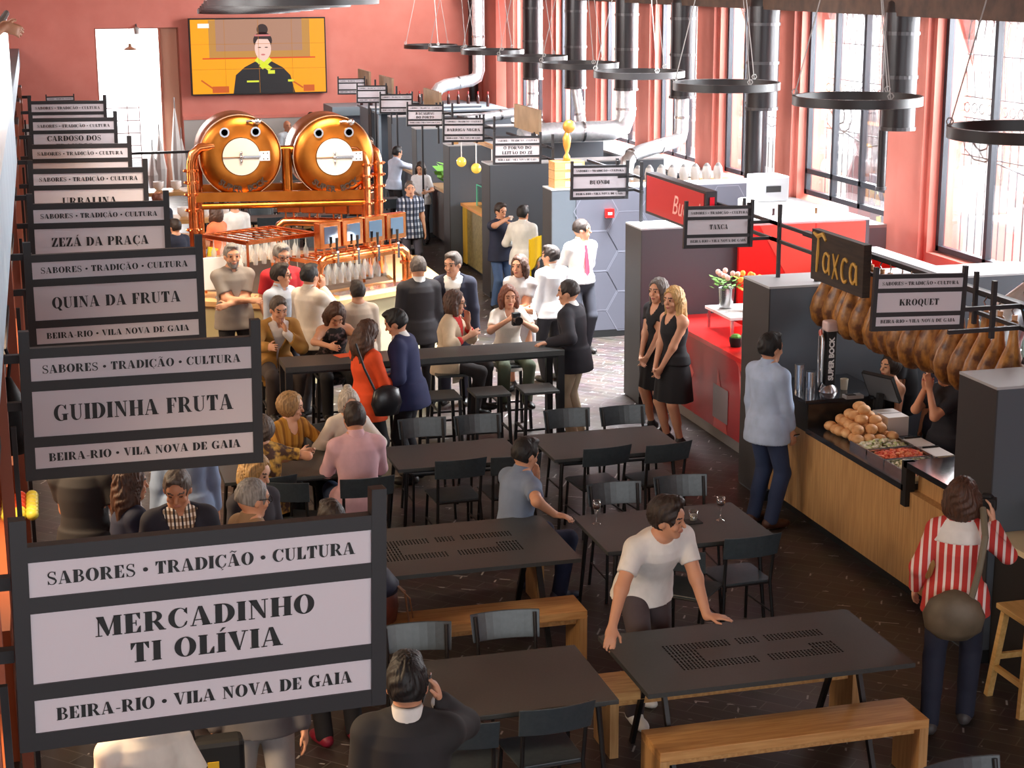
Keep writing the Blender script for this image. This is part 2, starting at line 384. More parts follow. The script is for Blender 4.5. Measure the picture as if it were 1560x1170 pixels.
def ell(c, R, r):
    c = V3(c); m = max(r)
    def fn(X, Y, Z):
        x, y, z = X-c[0], Y-c[1], Z-c[2]
        q = [(x*R[i][0]+y*R[i][1]+z*R[i][2]) for i in range(3)]
        k0 = np.sqrt(sum((q[i]/r[i])**2 for i in range(3)))+1e-6; k1 = np.sqrt(sum((q[i]/r[i]**2)**2 for i in range(3)))+1e-6
        return k0*(k0-1)/k1
    return c-m, c+m, fn
def trunk(P, R, L, prof, t0, t1, infl=0):
    ts, ws, ds = prof
    a, b = P+R[2]*L*t0, P+R[2]*L*t1
    def fn(X, Y, Z):
        x, y, z = X-P[0], Y-P[1], Z-P[2]
        qx, qy, qz = [(x*R[i][0]+y*R[i][1]+z*R[i][2]) for i in range(3)]
        t = qz/L; w = np.interp(t, ts, ws)+infl; d = np.interp(t, ts, ds)+infl
        r = np.sqrt((qx/w)**2+(qy/d)**2)
        return np.maximum((r-1)*np.minimum(w, d)*.9, np.maximum(t0*L-qz, qz-t1*L)).astype(F4)
    return np.minimum(a, b)-.24, np.maximum(a, b)+.24, fn
def nets(f):
    a, lo, h = f.a, f.lo, f.h; s = a < 0
    c = s.astype(np.uint8); C = [[[c[i:c.shape[0]-1+i, j:c.shape[1]-1+j, k:c.shape[2]-1+k] for k in (0,1)] for j in (0,1)] for i in (0,1)]
    sm = sum(C[i][j][k] for i in (0,1) for j in (0,1) for k in (0,1)); m = (sm > 0) & (sm < 8)
    I = np.argwhere(m); n = len(I)
    if n == 0: return np.zeros((0,3)), np.zeros((0,4), int)
    idx = np.full(m.shape, -1, np.int64); idx[m] = np.arange(n)
    P = np.zeros((n,3)); K = np.zeros(n)
    for ax in range(3):
        o = [q for q in range(3) if q != ax]
        for u in (0,1):
            for v in (0,1):
                o1 = np.zeros(3, int); o1[o[0]] = u; o1[o[1]] = v; o2 = o1.copy(); o2[ax] = 1
                A, B = a[tuple((I+o1).T)], a[tuple((I+o2).T)]
                x = (A < 0) != (B < 0); t = np.where(x, A/np.where(A == B, 1, A-B), 0)
                p = o1+(o2-o1)*t[:,None]; P[x] += p[x]; K += x
    Vv = (I+P/K[:,None])*h+lo; F = []
    for ax in range(3):
        b, d = [(1,2),(2,0),(0,1)][ax]
        s0 = np.take(s, range(s.shape[ax]-1), ax); s1 = np.take(s, range(1, s.shape[ax]), ax); x = s0 != s1
        J = np.argwhere(x); J = J[(J[:,b] > 0) & (J[:,d] > 0) & (J[:,b] < m.shape[b]) & (J[:,d] < m.shape[d])]
        eb, ed = np.eye(3, dtype=int)[b], np.eye(3, dtype=int)[d]
        q = np.stack([idx[tuple((J-eb-ed).T)], idx[tuple((J-ed).T)], idx[tuple(J.T)], idx[tuple((J-eb).T)]], 1)
        fl = ~s0[tuple(J.T)]; q[fl] = q[fl][:, ::-1]; F.append(q[(q >= 0).all(1)])
    return Vv, np.concatenate(F)
def fmesh(name, f, mats, scale=1., parent=None, regions=()):
    Vv, F = nets(f); me = bpy.data.meshes.new(name)
    me.vertices.add(len(Vv)); me.vertices.foreach_set('co', (Vv*scale).astype(F4).ravel())
    me.loops.add(F.size); me.loops.foreach_set('vertex_index', F.ravel().astype(np.int32))
    me.polygons.add(len(F)); me.polygons.foreach_set('loop_start', (np.arange(len(F))*4).astype(np.int32))
    me.polygons.foreach_set('use_smooth', np.ones(len(F), bool))
    for m in mats: me.materials.append(m)
    if regions and len(F):
        cen = Vv[F].mean(1); mi = np.zeros(len(F), np.int32)
        for k, fn in regions: mi[fn(cen)] = k
        me.polygons.foreach_set('material_index', mi)
    me.update(calc_edges=True); me.validate()
    o = bpy.data.objects.new(name, me); COL.objects.link(o)
    if parent: o.parent = parent
    return o
def ik(a, t, l1, l2, hint):
    d = t-a; L = np.linalg.norm(d); L = min(max(L, .05), (l1+l2)*.999); u = unit(d); t = a+u*L
    x = (l1*l1-l2*l2+L*L)/(2*L); y = math.sqrt(max(l1*l1-x*x, 0)); hn = hint-u*(hint@u)
    return a+u*x+unit(hn)*y, t
PM = ([-.16,0,.18,.36,.6,.78,.9,.98,1.05], [.13,.165,.16,.15,.168,.178,.16,.085,.058], [.09,.115,.112,.108,.12,.122,.10,.07,.056])
PF = ([-.16,0,.16,.36,.6,.78,.9,.98,1.05], [.13,.175,.158,.13,.148,.15,.135,.075,.048], [.09,.12,.108,.094,.128,.112,.088,.06,.046])
def skin(t): return pbr('skin %d' % t, [S(226,176,146), S(206,150,118), S(186,128,96), S(160,104,76)][t], .55)
def hairm(c):
    H = dict(black=(26,22,21), dark=(46,33,27), brown=(84,54,38), red=(122,66,40), blond=(204,160,98), grey=(150,146,142), white=(206,196,182), mid=(96,84,76), ash=(178,140,92))[c]
    d = tuple(int(v*.72) for v in H)
    return noisy('hair '+c, S(*d), S(*H), 16, .58, (5, 5, .6), 3, .4)
def cloth(c, rough=.85):
    return noisy('cloth %d %d %d' % c, S(*[int(v*.93) for v in c]), S(*c), 9, rough, (1,1,.6), 3, .15)
def person(label, x, y, rz=0, h=1.75, sex='m', z=0, fat=0, pel=None, lean=0, side=0, twist=0, hy=0, hp=0, hr=0, R=None, L=None, eR=None, eL=None, fdR=None, fdL=None, nR=None, nL=None,
           fR=None, fL=None, kR=None, kL=None, toe=(8,-8), sk=1, hair=('short','dark'), top=None, jacket=None, inner=None, bottom=('trousers',(40,42,52)), shoe=(30,26,24), beard=None, glasses=False, vox=None, curl=.5, sock=None, extra=None, name='person', group=None):
    s = h/1.75; fem = sex == 'f'
    root = thing(name, label, 'person', (x, y, z), math.radians(rz), group)
    dist = math.hypot(x, y); v = vox or (.0085 if dist < 13 else .0115 if dist < 22 else .016)
    sc = lambda p: None if p is None else V3(p)/s
    P = V3(sc(pel)) if pel is not None else V3(0, 0, .945)
    rad = math.radians
    up = unit(V3(math.sin(rad(side)), math.sin(rad(lean)), math.cos(rad(lean))))
    tx = V3(math.cos(rad(twist)), math.sin(rad(twist)), 0); tx = unit(tx-up*(tx@up)); ty = np.cross(up, tx)
    T = np.array([tx, ty, up]); Lt = .53; N = P+up*Lt
    pl = unit(V3(0, math.sin(rad(lean*.4)), math.cos(rad(lean*.4)))); px = V3(1,0,0); PR = np.array([px, np.cross(pl, px), pl])
    prof = PF if fem else PM
    if fat:
        prof = (prof[0], [w+fat*.7*math.exp(-((t-.25)/.3)**2) for t, w in zip(*prof[:2])], [w+fat*math.exp(-((t-.28)/.3)**2) for t, w in zip(prof[0], prof[2])])
    # head
    a, b, c = rad(hy), rad(hp), rad(hr)
    hup = unit(up*.45+V3(0,0,.75)); hx = unit(tx-hup*(tx@hup)); hf = np.cross(hup, hx)
    hf2 = hf*math.cos(a)-hx*math.sin(a); hx2 = hx*math.cos(a)+hf*math.sin(a)     # yaw, + turns to the person's left
    hf3 = hf2*math.cos(b)-hup*math.sin(b); hu3 = hup*math.cos(b)+hf2*math.sin(b)
    hx3 = hx2*math.cos(c)+hu3*math.sin(c); hu4 = hu3*math.cos(c)-hx2*math.sin(c)
    HR = np.array([hx3, hf3, hu4]); Hc = N+unit(up*.6+V3(0,0,.6))*.135+hf2*.018+hf2*math.sin(b)*.03
    HZ = 1.09; hz = lambda *q: tuple(v_*HZ for v_ in q)
    hp_ = lambda x, y, z: Hc+(HR[0]*x+HR[1]*y+HR[2]*z)*HZ
    # arms
    sw = .15 if fem else .174; SH = {1: N-up*.088+tx*sw, -1: N-up*.088-tx*sw}
    arm = {}
    for sg, tgt, hint, fd, nn in ((1, R, eR, fdR, nR), (-1, L, eL, fdL, nL)):
        a0 = SH[sg]
        t = sc(tgt) if tgt is not None else a0+tx*sg*.07-V3(0,0,1)*.525+ty*.05
        hnt = V3(hint) if hint is not None else V3(sg*.4, -.9, -.3)
        e, w = ik(a0, V3(t), .28, .25, hnt)
        f = unit(V3(fd)) if fd is not None else unit(w-e)
        n0 = V3(nn) if nn is not None else V3(-sg, 0, -.25)
        n0 = unit(n0-f*(n0@f)); arm[sg] = (a0, e, w, f, n0)
    hips = {1: P+V3(.09,0,-.02), -1: P+V3(-.09,0,-.02)}; leg = {}
    for sg, ft, kn in ((1, fR, kR), (-1, fL, kL)):
        t = sc(ft) if ft is not None else V3(sg*.11, -.02, .085)
        k, w = ik(hips[sg], V3(t), .44, .43, V3(kn) if kn is not None else V3(sg*.15, 1, .1)); leg[sg] = (hips[sg], k, w)
    pts = [P, N, Hc+V3(0,0,.13), Hc-V3(.1,.1,0), Hc+V3(.1,.12,0)]+[q for A in arm.values() for q in (A[0], A[1], A[2], A[2]+A[3]*.19)]+[q for A in leg.values() for q in A]
    lo = np.min(pts, 0)-.19; hi = np.max(pts, 0)+.19; lo[2] = max(lo[2], -.02)
    fem_r = .9 if fem else 1
    def limb(sg, inf=0, upto=2.):
        a0, e, w, f, n0 = arm[sg]; q = []
        if upto <= 1: return [cone(a0, a0+(e-a0)*upto, .056*fem_r+inf, (.056+(.043-.056)*upto)*fem_r+inf)]
        return [cone(a0, e, .056*fem_r+inf, .043*fem_r+inf), cone(e, e+(w-e)*min(upto-1, 1), .043*fem_r+inf, (.043+(.029-.043)*min(upto-1, 1))*fem_r+inf)]
    def shank(sg, inf=0, flare=0):
        h0, k, w = leg[sg]
        return [cone(h0, k, .088+inf, .056+inf), cone(k, w, .055+inf, .036+inf+flare), cone(k+(w-k)*.12-V3(0,.012,0), k+(w-k)*.5-V3(0,.016,0), .048+inf, .044+inf)]
    pelv = ell(P+V3(0,0,-.02), PR, (.165 if fem else .158, .125, .12))
    # ---- skin, one surface
    f = Fld(lo, hi, v)
    f.add(trunk(P, T, Lt, prof, -.1, 1.04)); f.add(pelv, .05)
    f.add(cone(N-up*.03, Hc-HR[2]*.05-HR[1]*.01, .05*fem_r+.003, .05*fem_r), .03)
    for sg in (1, -1):
        for q in limb(sg): f.add(q, .03)
        f.add(ell(SH[sg]-tx*sg*.012, T, (.052, .054, .058)), .04); f.add(cone(N-up*.0+tx*sg*.03, SH[sg]+up*.012, .04, .04), .05)
        for q in shank(sg): f.add(q, .03)
    f.add(ell(hp_(0,-.01,.02), HR, hz(.073,.094,.1)), .02); f.add(ell(hp_(0,.022,-.05), HR, hz(.056,.066,.07)), .03)
    f.add(ell(hp_(0,.062,-.098), HR, hz(.026,.02,.018)), .02); f.add(ell(hp_(0,.05,.03), HR, hz(.06,.045,.05)), .03)
    if v < .014:
        for sg in (1,-1): f.add(ell(hp_(sg*.032,.1,.008), HR, hz(.016,.014,.012)), sub=True); f.add(ell(hp_(sg*.031,.079,.008), HR, hz(.015,.013,.011)), .006); f.add(ell(hp_(sg*.04,.068,-.03), HR, hz(.022,.018,.02)), .015)
        f.add(cone(hp_(-.04,.083,.03), hp_(.04,.083,.03), .011, .011), .012)
    f.add(cone(hp_(0,.088,.012), hp_(0,.108,-.028), .009, .0135), .01); f.add(ell(hp_(0,.086,-.062), HR, hz(.024,.013,.0105)), .006)
    for sg in (1,-1): f.add(ell(hp_(sg*.076,-.005,-.008), HR, hz(.011,.022,.031)), .006)
    fr = max(.0088, v*.72)
    for sg in (1,-1):
        a0, e, w, fd, n0 = arm[sg]; ts = np.cross(fd, n0)*sg; cu = curl if not isinstance(curl, dict) else curl[sg]
        HM = np.array([ts, fd, n0]); f.add(ell(w+fd*.05, HM, (.041,.056,.02)), .02)
        for i, (o, ln) in enumerate(((.030,.068),(.011,.078),(-.010,.072),(-.029,.058))):
            b0 = w+fd*.088+ts*o; c1 = cu*(.5+.08*i); d1 = unit(fd*math.cos(c1)+n0*math.sin(c1)+ts*o*1.5); d2 = unit(fd*math.cos(c1*2.4)+n0*math.sin(c1*2.4))
            b1 = b0+d1*ln*.52; f.add(cone(b0, b1, fr*1.08, fr), .008); f.add(cone(b1, b1+d2*ln*.48, fr, fr*.85), .004)
        b0 = w+fd*.03+ts*.03; b1 = b0+unit(fd*.62+ts*.7+n0*.35)*.042; f.add(cone(b0, b1, fr*1.35, fr*1.1), .012); f.add(cone(b1, b1+unit(fd*.85+ts*.25+n0*.5*cu)*.034, fr*1.1, fr*.9), .004)
    def hl(C):
        d = (C-Hc)/HZ; return d@HR[0], d@HR[1], d@HR[2]
    def eyes(C): X, Y, Z = hl(C); return (Y > .055) & ((np.abs(X)-.031)**2/.013**2+(Z-.008)**2/.0062**2 < 1)
    def brow(C): X, Y, Z = hl(C); return (Y > .05) & (np.abs(np.abs(X)-.033) < .02) & (np.abs(Z-.034-.12*(np.abs(X)-.03)+6*(np.abs(X)-.036)**2) < .0055)
    def lips(C): X, Y, Z = hl(C); return (Y > .06) & (X**2/.025**2+(Z+.062)**2/.0095**2 < 1)
    hs, hc = hair
    hm = hairm(hc)
    fmesh('body', f, [skin(sk), pbr('eye', S(52,38,32), .3), hm if hc not in ('white','blond','ash') else hairm('brown'), pbr('lips%d' % fem, S(176,92,84) if fem else S(170,108,90), .5)], s, root, [(1, eyes), (2, brow), (3, lips)])
    # ---- hair
    if hs != 'bald':
        g = Fld(Hc-.32-V3(0,0,.35 if hs in ('long','wavy') else .05), Hc+.3, v)
        th = .012 if hs in ('short','crop','balding') else .02
        g.add(ell(hp_(0,-.012,.026), HR, hz(.074+th,.094+th,.1+th)))
        if hs in ('short',): g.add(ell(hp_(0,.045,.108), HR, hz(.058,.05,.026)), .03)
        if hs == 'quiff': g.add(ell(hp_(0,.05,.118), HR, hz(.058,.05,.034)), .03)
        if hs in ('long','bob','wavy','bun'):
            for sg in (1,-1): g.add(cone(hp_(sg*.07,-.005,.03), hp_(sg*.074,.0,-.07), .03, .03), .03)
        if hs in ('long','wavy'):
            for sg in (1,-1):
                g.add(cone(hp_(sg*.07,-.02,-.04), N+tx*sg*.085+ty*(.03 if hs == 'long' else .01)-up*.1, .045, .032), .03); g.add(cone(hp_(sg*.04,-.07,-.03), N+tx*sg*.06-ty*.09-up*.12, .055, .035), .03)
        if hs == 'wavy': g.add(ell(hp_(0,-.05,-.1), HR, hz(.12,.075,.12)), .04)
        if hs == 'bob':
            g.add(ell(hp_(0,-.035,-.045), HR, hz(.112,.08,.1)), .04)
            for sg in (1,-1): g.add(cone(hp_(sg*.085,.0,.02), hp_(sg*.09,.03,-.1), .032, .03), .02)
        if hs == 'bun': g.add(ell(hp_(0,-.055,.128), HR, hz(.042,.042,.04)), .012)
        if hs == 'pony': g.add(ell(hp_(0,-.12,.03), HR, hz(.035,.04,.04)), .02); g.add(cone(hp_(0,-.13,.02), hp_(0,-.14,-.16), .035, .02), .02)
        if hs == 'curly': g.add(ell(hp_(0,-.025,.02), HR, hz(.115,.12,.12)), .02)
        xx, yy, zz = g.ax[0][:,None,None]-Hc[0], g.ax[1][None,:,None]-Hc[1], g.ax[2][None,None,:]-Hc[2]
        am = .0045 if hs in ('long','wavy','bob','curly') else .003
        th_ = np.arctan2(yy, xx+1e-4); g.a += (am*(np.sin(th_*23+9*np.sin(zz*14+th_*2))+.6*np.sin(th_*41+zz*60+2*np.sin(zz*37)))).astype(F4)
        fw = .058 if hs in ('short','crop','quiff','balding') else .064
        g.add(ell(hp_(0,.108,-.04), HR, hz(fw+.016,.086,.128)), sub=True); g.add(ell(hp_(0,.115,.07), HR, hz(fw-.012,.055,.03)), sub=True)
        if hs in ('short','crop','quiff'):
            for sg in (1,-1): g.add(ell(hp_(sg*.085,.03,-.05), HR, hz(.03,.06,.07)), sub=True)
            q0 = hp_(0,0,-.062 if hs != 'crop' else -.04); nrm = HR[2]*.9-HR[1]*-.25
            g.cut(lambda X, Y, Z: -((X-q0[0])*nrm[0]+(Y-q0[1])*nrm[1]+(Z-q0[2])*nrm[2]))
        if hs == 'balding':
            g.add(ell(hp_(0,.035,.12), HR, hz(.066,.115,.075)), sub=True); q0 = hp_(0,0,-.05)
            g.cut(lambda X, Y, Z: -((X-q0[0])*HR[2][0]+(Y-q0[1])*HR[2][1]+(Z-q0[2])*HR[2][2]))
        if hs in ('bun','pony'):
            q0 = hp_(0,0,-.075); g.cut(lambda X, Y, Z: -((X-q0[0])*HR[2][0]+(Y-q0[1])*HR[2][1]+(Z-q0[2])*HR[2][2]))
        fmesh('hair', g, [hm], s, root)
    if beard:
        g = Fld(Hc-.2, Hc+.15, min(v, .009)); g.add(ell(hp_(0,.022,-.052), HR, hz(.061,.07,.074))); g.add(ell(hp_(0,.066,-.1), HR, hz(.03,.022,.022)), .02)
        g.add(ell(hp_(0,.1,-.058), HR, hz(.027,.05,.011)), sub=True); q0 = hp_(0,.0,-.036); g.cut(lambda X, Y, Z: (X-q0[0])*HR[2][0]+(Y-q0[1])*HR[2][1]+(Z-q0[2])*HR[2][2]); q1 = hp_(0,.0,0)
        g.cut(lambda X, Y, Z: -((X-q1[0])*HR[1][0]+(Y-q1[1])*HR[1][1]+(Z-q1[2])*HR[1][2]))
        fmesh('beard', g, [hairm(beard)], s, root)
    if glasses:
        mb = MB()
        for sg in (1,-1):
            mb.tube([tuple((hp_(sg*.033+.026*math.cos(t*PI/6), .104, .004+.019*math.sin(t*PI/6)))*s) for t in range(13)], .0028*s, 5, False)
            mb.tube([tuple(hp_(sg*.06,.1,.01)*s), tuple(hp_(sg*.082,0,.012)*s)], .0026*s, 5)
        mb.tube([tuple(hp_(-.008,.105,.006)*s), tuple(hp_(.008,.105,.006)*s)], .0028*s, 5); mb.build('glasses', BLACK, root)
    # ---- clothes
    cl = lambda m: m if isinstance(m, bpy.types.Material) else cloth(m)
    def torso_local(X, Y, Z):
        x, y, z = X-P[0], Y-P[1], Z-P[2]
        return [(x*T[i][0]+y*T[i][1]+z*T[i][2]) for i in range(3)]
    def garment(nm, m, sleeve, hem, neck, inf, openv=None, flare=0):
        g = Fld(lo, hi, v); hz = P[2]+hem
        g.add(trunk(P, T, Lt, prof, -.02, 1.0, inf))
        if hem < .05: g.add(trunk(P, PR, Lt, ([-.5,-.2,0,.2], [.222,.22,.195,.165], [.172,.168,.148,.118]), -.42, .14, inf-.01), .05)
        if hem < -.1:
            for sg in (1,-1): g.add(cone(hips[sg], hips[sg]+(leg[sg][1]-hips[sg])*min(1, (-hem)/.42), .09+inf, .085+inf+flare), .05)
        for sg in (1,-1):
            if sleeve > .05:
                for q in limb(sg, inf*.85+.004, sleeve): g.add(q, .03)
                g.add(ell(SH[sg]-tx*sg*.012, T, (.052+inf*.8, .054+inf*.8, .058+inf*.7)), .035); g.add(cone(N-up*.004+tx*sg*.04, SH[sg]+up*.012, .036+inf*.6, .04+inf*.6), .05)
            elif sleeve == 0:
                g.add(ell(SH[sg]+tx*sg*.03-up*.03, T, (.052,.11,.12)), sub=True)
        if sleeve > 0 and sleeve <= 1:
            for sg in (1,-1):
                a0, e = arm[sg][0], arm[sg][1]; d = unit(e-a0); q0 = a0+(e-a0)*sleeve
                w2 = g.win(q0-.13, q0+d*.08+.13, 0)
                if w2:
                    sl, X, Y, Z = w2; near = np.sqrt((X-q0[0])**2+(Y-q0[1])**2+(Z-q0[2])**2)-.115; pl2 = (X-q0[0])*d[0]+(Y-q0[1])*d[1]+(Z-q0[2])*d[2]
                    ax_ = np.sqrt(np.maximum((X-q0[0])**2+(Y-q0[1])**2+(Z-q0[2])**2-pl2**2, 0))-.085
                    g.a[sl] = np.where((ax_ < 0) & (near < 0), np.maximum(g.a[sl], pl2), g.a[sl])
        if pel is None or hem < -.05 or True:
            pn = PR[2]; q0 = P+pn*hem
            if leg[1][1][2] > P[2]-.3: g.cut(lambda X, Y, Z: np.where(Z > P[2]+.12, -9, np.where((Y-P[1]) < .1, P[2]-.14-Z, (Y-P[1])-.2)) if hem < -.1 else -((X-q0[0])*pn[0]+(Y-q0[1])*pn[1]+(Z-q0[2])*pn[2]))
            else: g.cut(lambda X, Y, Z: -((X-q0[0])*pn[0]+(Y-q0[1])*pn[1]+(Z-q0[2])*pn[2]))
        nb = N+up*.012
        if neck == 'crew': g.add(ell(nb+ty*.035+up*.03, T, (.066,.062,.055)), sub=True)
        if neck == 'collar': g.add(ell(nb+ty*.05+up*.02, T, (.052,.058,.085)), sub=True)
        if neck == 'strap': g.add(ell(N+ty*.06-up*.02, T, (.1,.1,.13)), sub=True); g.add(ell(N-ty*.12-up*.0, T, (.1,.1,.15)), sub=True)
        if neck == 'v': g.add(ell(nb+ty*.07-up*.03, T, (.055,.075,.13)), sub=True)
        if openv is not None:
            zt = openv
            def vv(X, Y, Z):
                qx, qy, qz = torso_local(X, Y, Z); wv = .02+.085*np.clip((qz-zt)/(.5-zt), 0, 1.2)
                lower = .012+.06*np.clip((.05-qz)/.2, 0, 1)
                return np.where((qy > .03) & (np.abs(qx) < np.where(qz > zt, wv, lower if hem < 0 else 0)), .01, -9.)
            g.cut(vv)
        fmesh(nm, g, [cl(m)], s, root)
        if neck == 'collar' or (openv is not None and neck != 'none'):
            g = Fld(N-.2, N+.2, min(v, .01)); g.add(cone(N-up*.004, N+up*.044, .08*fem_r+inf*.5, .068*fem_r)); g.add(ell(nb+ty*.07+up*.05, T, (.035,.06,.1)), sub=True); q0 = N+up*.055
            g.cut(lambda X, Y, Z: (X-q0[0])*up[0]+(Y-q0[1])*up[1]+(Z-q0[2])*up[2]); fmesh('collar', g, [cl(inner[0] if (inner and openv is not None) else m)], s, root)
    bk = bottom[0]
    if bk == 'trousers':
        g = Fld(lo, hi, v); g.add(ell(P+V3(0,0,-.02), PR, (.174,.136,.13))); g.add(trunk(P, T, Lt, prof, -.02, .16, .012), .03)
        for sg in (1,-1):
            for q in shank(sg, .015, .012): g.add(q, .03)
        for sg in (1,-1): q = leg[sg][2]; g.add((q-.1, q+.1, lambda X, Y, Z, q=q: np.maximum(np.sqrt((X-q[0])**2+(Y-q[1])**2)-.1, Z-q[2]+.035)), sub=True)
        fmesh('trousers', g, [cl(bottom[1])], s, root)
    else:
        g = Fld(lo, hi, v); hz = P[2]+bottom[2]; km = (leg[1][1]+leg[-1][1])/2
        if leg[1][1][2] > P[2]-.3:
            g.add(ell(P, PR, (.18,.14,.15)))
            for sg in (1,-1): g.add(cone(hips[sg], leg[sg][1], .1, .085), .06)
        else:
            fl = bottom[3] if len(bottom) > 3 else .05
            def sk_(X, Y, Z):
                t = np.clip((P[2]+.1-Z)/(P[2]+.1-hz), 0, 1.1); w = .15+.05*np.sqrt(np.clip(t*2, 0, 1))+fl*t; d = .112+.03*np.sqrt(np.clip(t*2, 0, 1))+fl*t
                wob = 1+.03*t*np.sin(9*np.arctan2(Y-P[1], X-P[0]+1e-6))
                r = np.sqrt(((X-P[0])/(w*wob))**2+((Y-P[1])/(d*wob))**2); return np.maximum((r-1)*np.minimum(w, d), np.maximum(hz-Z, Z-P[2]-.12)).astype(F4)
            g.add((V3(P[0]-.35, P[1]-.35, hz), V3(P[0]+.35, P[1]+.35, P[2]+.12), sk_))
        fmesh('skirt', g, [cl(bottom[1])], s, root)
    if inner: garment('shirt', inner[0], inner[1] if len(inner) > 1 else 1.98, -.06, 'collar', .011)
    if top: garment(top[4] if len(top) > 4 else 'shirt', top[0], top[1], top[2], top[3], .016)
    if jacket: garment('jacket', jacket[0], jacket[1] if len(jacket) > 1 else 1.95, jacket[2] if len(jacket) > 2 else -.17, 'v', .026, jacket[3] if len(jacket) > 3 else .26, .012)
    for i, sg in enumerate((1,-1)):
        w = leg[sg][2]; k = leg[sg][1]; fwd = unit(V3((w-leg[sg][0])[0]*0+math.sin(rad(-toe[i]))*-1, 1, 0)); fwd = unit(V3(math.sin(rad(toe[i])), math.cos(rad(toe[i])), 0))
        dn = V3(0,0,-1); rt = np.cross(fwd, V3(0,0,1)); b0 = w+dn*.03
        g = Fld(w-.3, w+.3, min(v, .01)); FR = np.array([rt, fwd, V3(0,0,1)])
        g.add(cone(b0-fwd*.035, b0+fwd*.02, .048, .05)); g.add(ell(b0+fwd*.1-V3(0,0,.016), FR, (.046,.1,.042)), .03); g.add(cone(w, w+(k-w)*.06, .045, .042), .03)
        zb = w[2]-.085; g.cut(lambda X, Y, Z: zb-Z); fmesh('shoe', g, [pbr('shoe %d %d %d' % shoe, S(*shoe), .5)], s, root)
        if sock: g = Fld(w-.12, w+.2, v); g.add(cone(w, w+(k-w)*.3, .05, .055)); fmesh('sock', g, [cl(sock)], s, root)
    root['_'] = 0; del root['_']
    J = dict(root=root, s=s, P=P*s, N=N*s, Hc=Hc*s, HR=HR, T=T, arm={k: [q*s if i < 3 else q for i, q in enumerate(A)] for k, A in arm.items()}, leg={k: [q*s for q in A] for k, A in leg.items()})
    J['w'] = lambda p: Vector((x+p[0]*math.cos(rad(rz))-p[1]*math.sin(rad(rz)), y+p[0]*math.sin(rad(rz))+p[1]*math.cos(rad(rz)), z+p[2]))
    return J
# ================================================================== THE HALL
struct('floor', MB().box(-6, -6, -.12, 10.6, 48, 0), slate())
# back wall with a wide doorway, salmon above a pale dado
wb = MB()
for a in ((-6, 41, 0, 1.31, 41.4, 9), (3.2, 41, 0, 10.9, 41.4, 9), (1.31, 41, 3.72, 3.2, 41.4, 9)): wb.box(*a)
struct('wall_back', wb, SALM)
struct('trim_1', MB().box(3.22, 40.96, 0, 10.4, 41, 1.6).box(-6, 40.96, 0, 1.28, 41, 1.6), pbr('dado grey', S(186, 182, 178), .7))
struct('trim_2', MB().box(3.22, 40.94, 1.6, 10.4, 41, 1.68), SALM)
dr = MB().box(2.74, 41.1, 0, 2.8, 41.35, 3.72).box(3.17, 41.02, 0, 3.23, 41.4, 3.75).box(1.28, 41.02, 3.7, 3.23, 41.4, 3.76).box(1.28, 41.02, 0, 1.34, 41.4, 3.7)
d1 = struct('door_1', dr, TERRA)
MB().box(2.8, 41.2, 0, 3.17, 41.26, 3.7).build('door_leaf', pbr('peach leaf', S(226, 172, 146), .7), d1)
struct('ceiling', MB().box(-6, -5, 7.4, 1.2, 41.4, 7.6).box(7.6, -5, 7.4, 10.9, 41.4, 7.6).box(1.2, -5, 7.4, 7.6, 7, 7.6).box(1.2, 7, 7.4, 7.6, 41.4, 7.6), noisy('ceiling boards', S(150, 120, 96), S(170, 138, 110), 4, .8))
struct('wall_front', MB().box(-6, -5.4, 0, 10.9, -5, 1.4).box(-6, -5.4, 7, 10.9, -5, 7.6), SALM)
struct('wall_left', MB().box(-4.2, -5, 0, -4, 41, 7.4), SALM)
# right wall: salmon piers between tall windows
PIERS = [(13.9, 1.0), (16.15, .6), (19.42, 1.15), (23.08, .8), (26.2, 1.0), (29.2, 1.0), (32.2, 1.0), (35.2, 1.0), (38.2, 1.0)]
wr = MB().box(10.4, -5, 0, 10.9, 41, 1.56).box(10.4, -5, 4.5, 10.9, 41, 7.4).box(10.4, -5, 1.56, 10.9, 12.2, 4.5).box(10.4, 39.6, 1.56, 10.9, 41, 4.5)
for y, w in PIERS[2:]: wr.box(10.4, y-w/2, 1.56, 10.9, y+w/2, 4.5).box(10.32, y-w/2+.08, .0, 10.4, y+w*.1, 4.5)
struct('wall_right', wr, SALM)
struct('trim_3', MB().box(9.6, 2, 4.42, 10.4, 41, 4.86), noisy('dark beam', S(64, 48, 40), S(88, 66, 52), 5, .7))
struct('trim_4', MB().box(9.75, 24, 0, 10.4, 40.9, 1.78).box(9.75, 19.9, 0, 10.4, 23, 1.72), BGREY)
struct('trim_5', MB().box(9.7, 19.9, 1.72, 10.4, 23, 1.76).box(9.7, 24, 1.78, 10.4, 40.9, 1.82), TOPW)
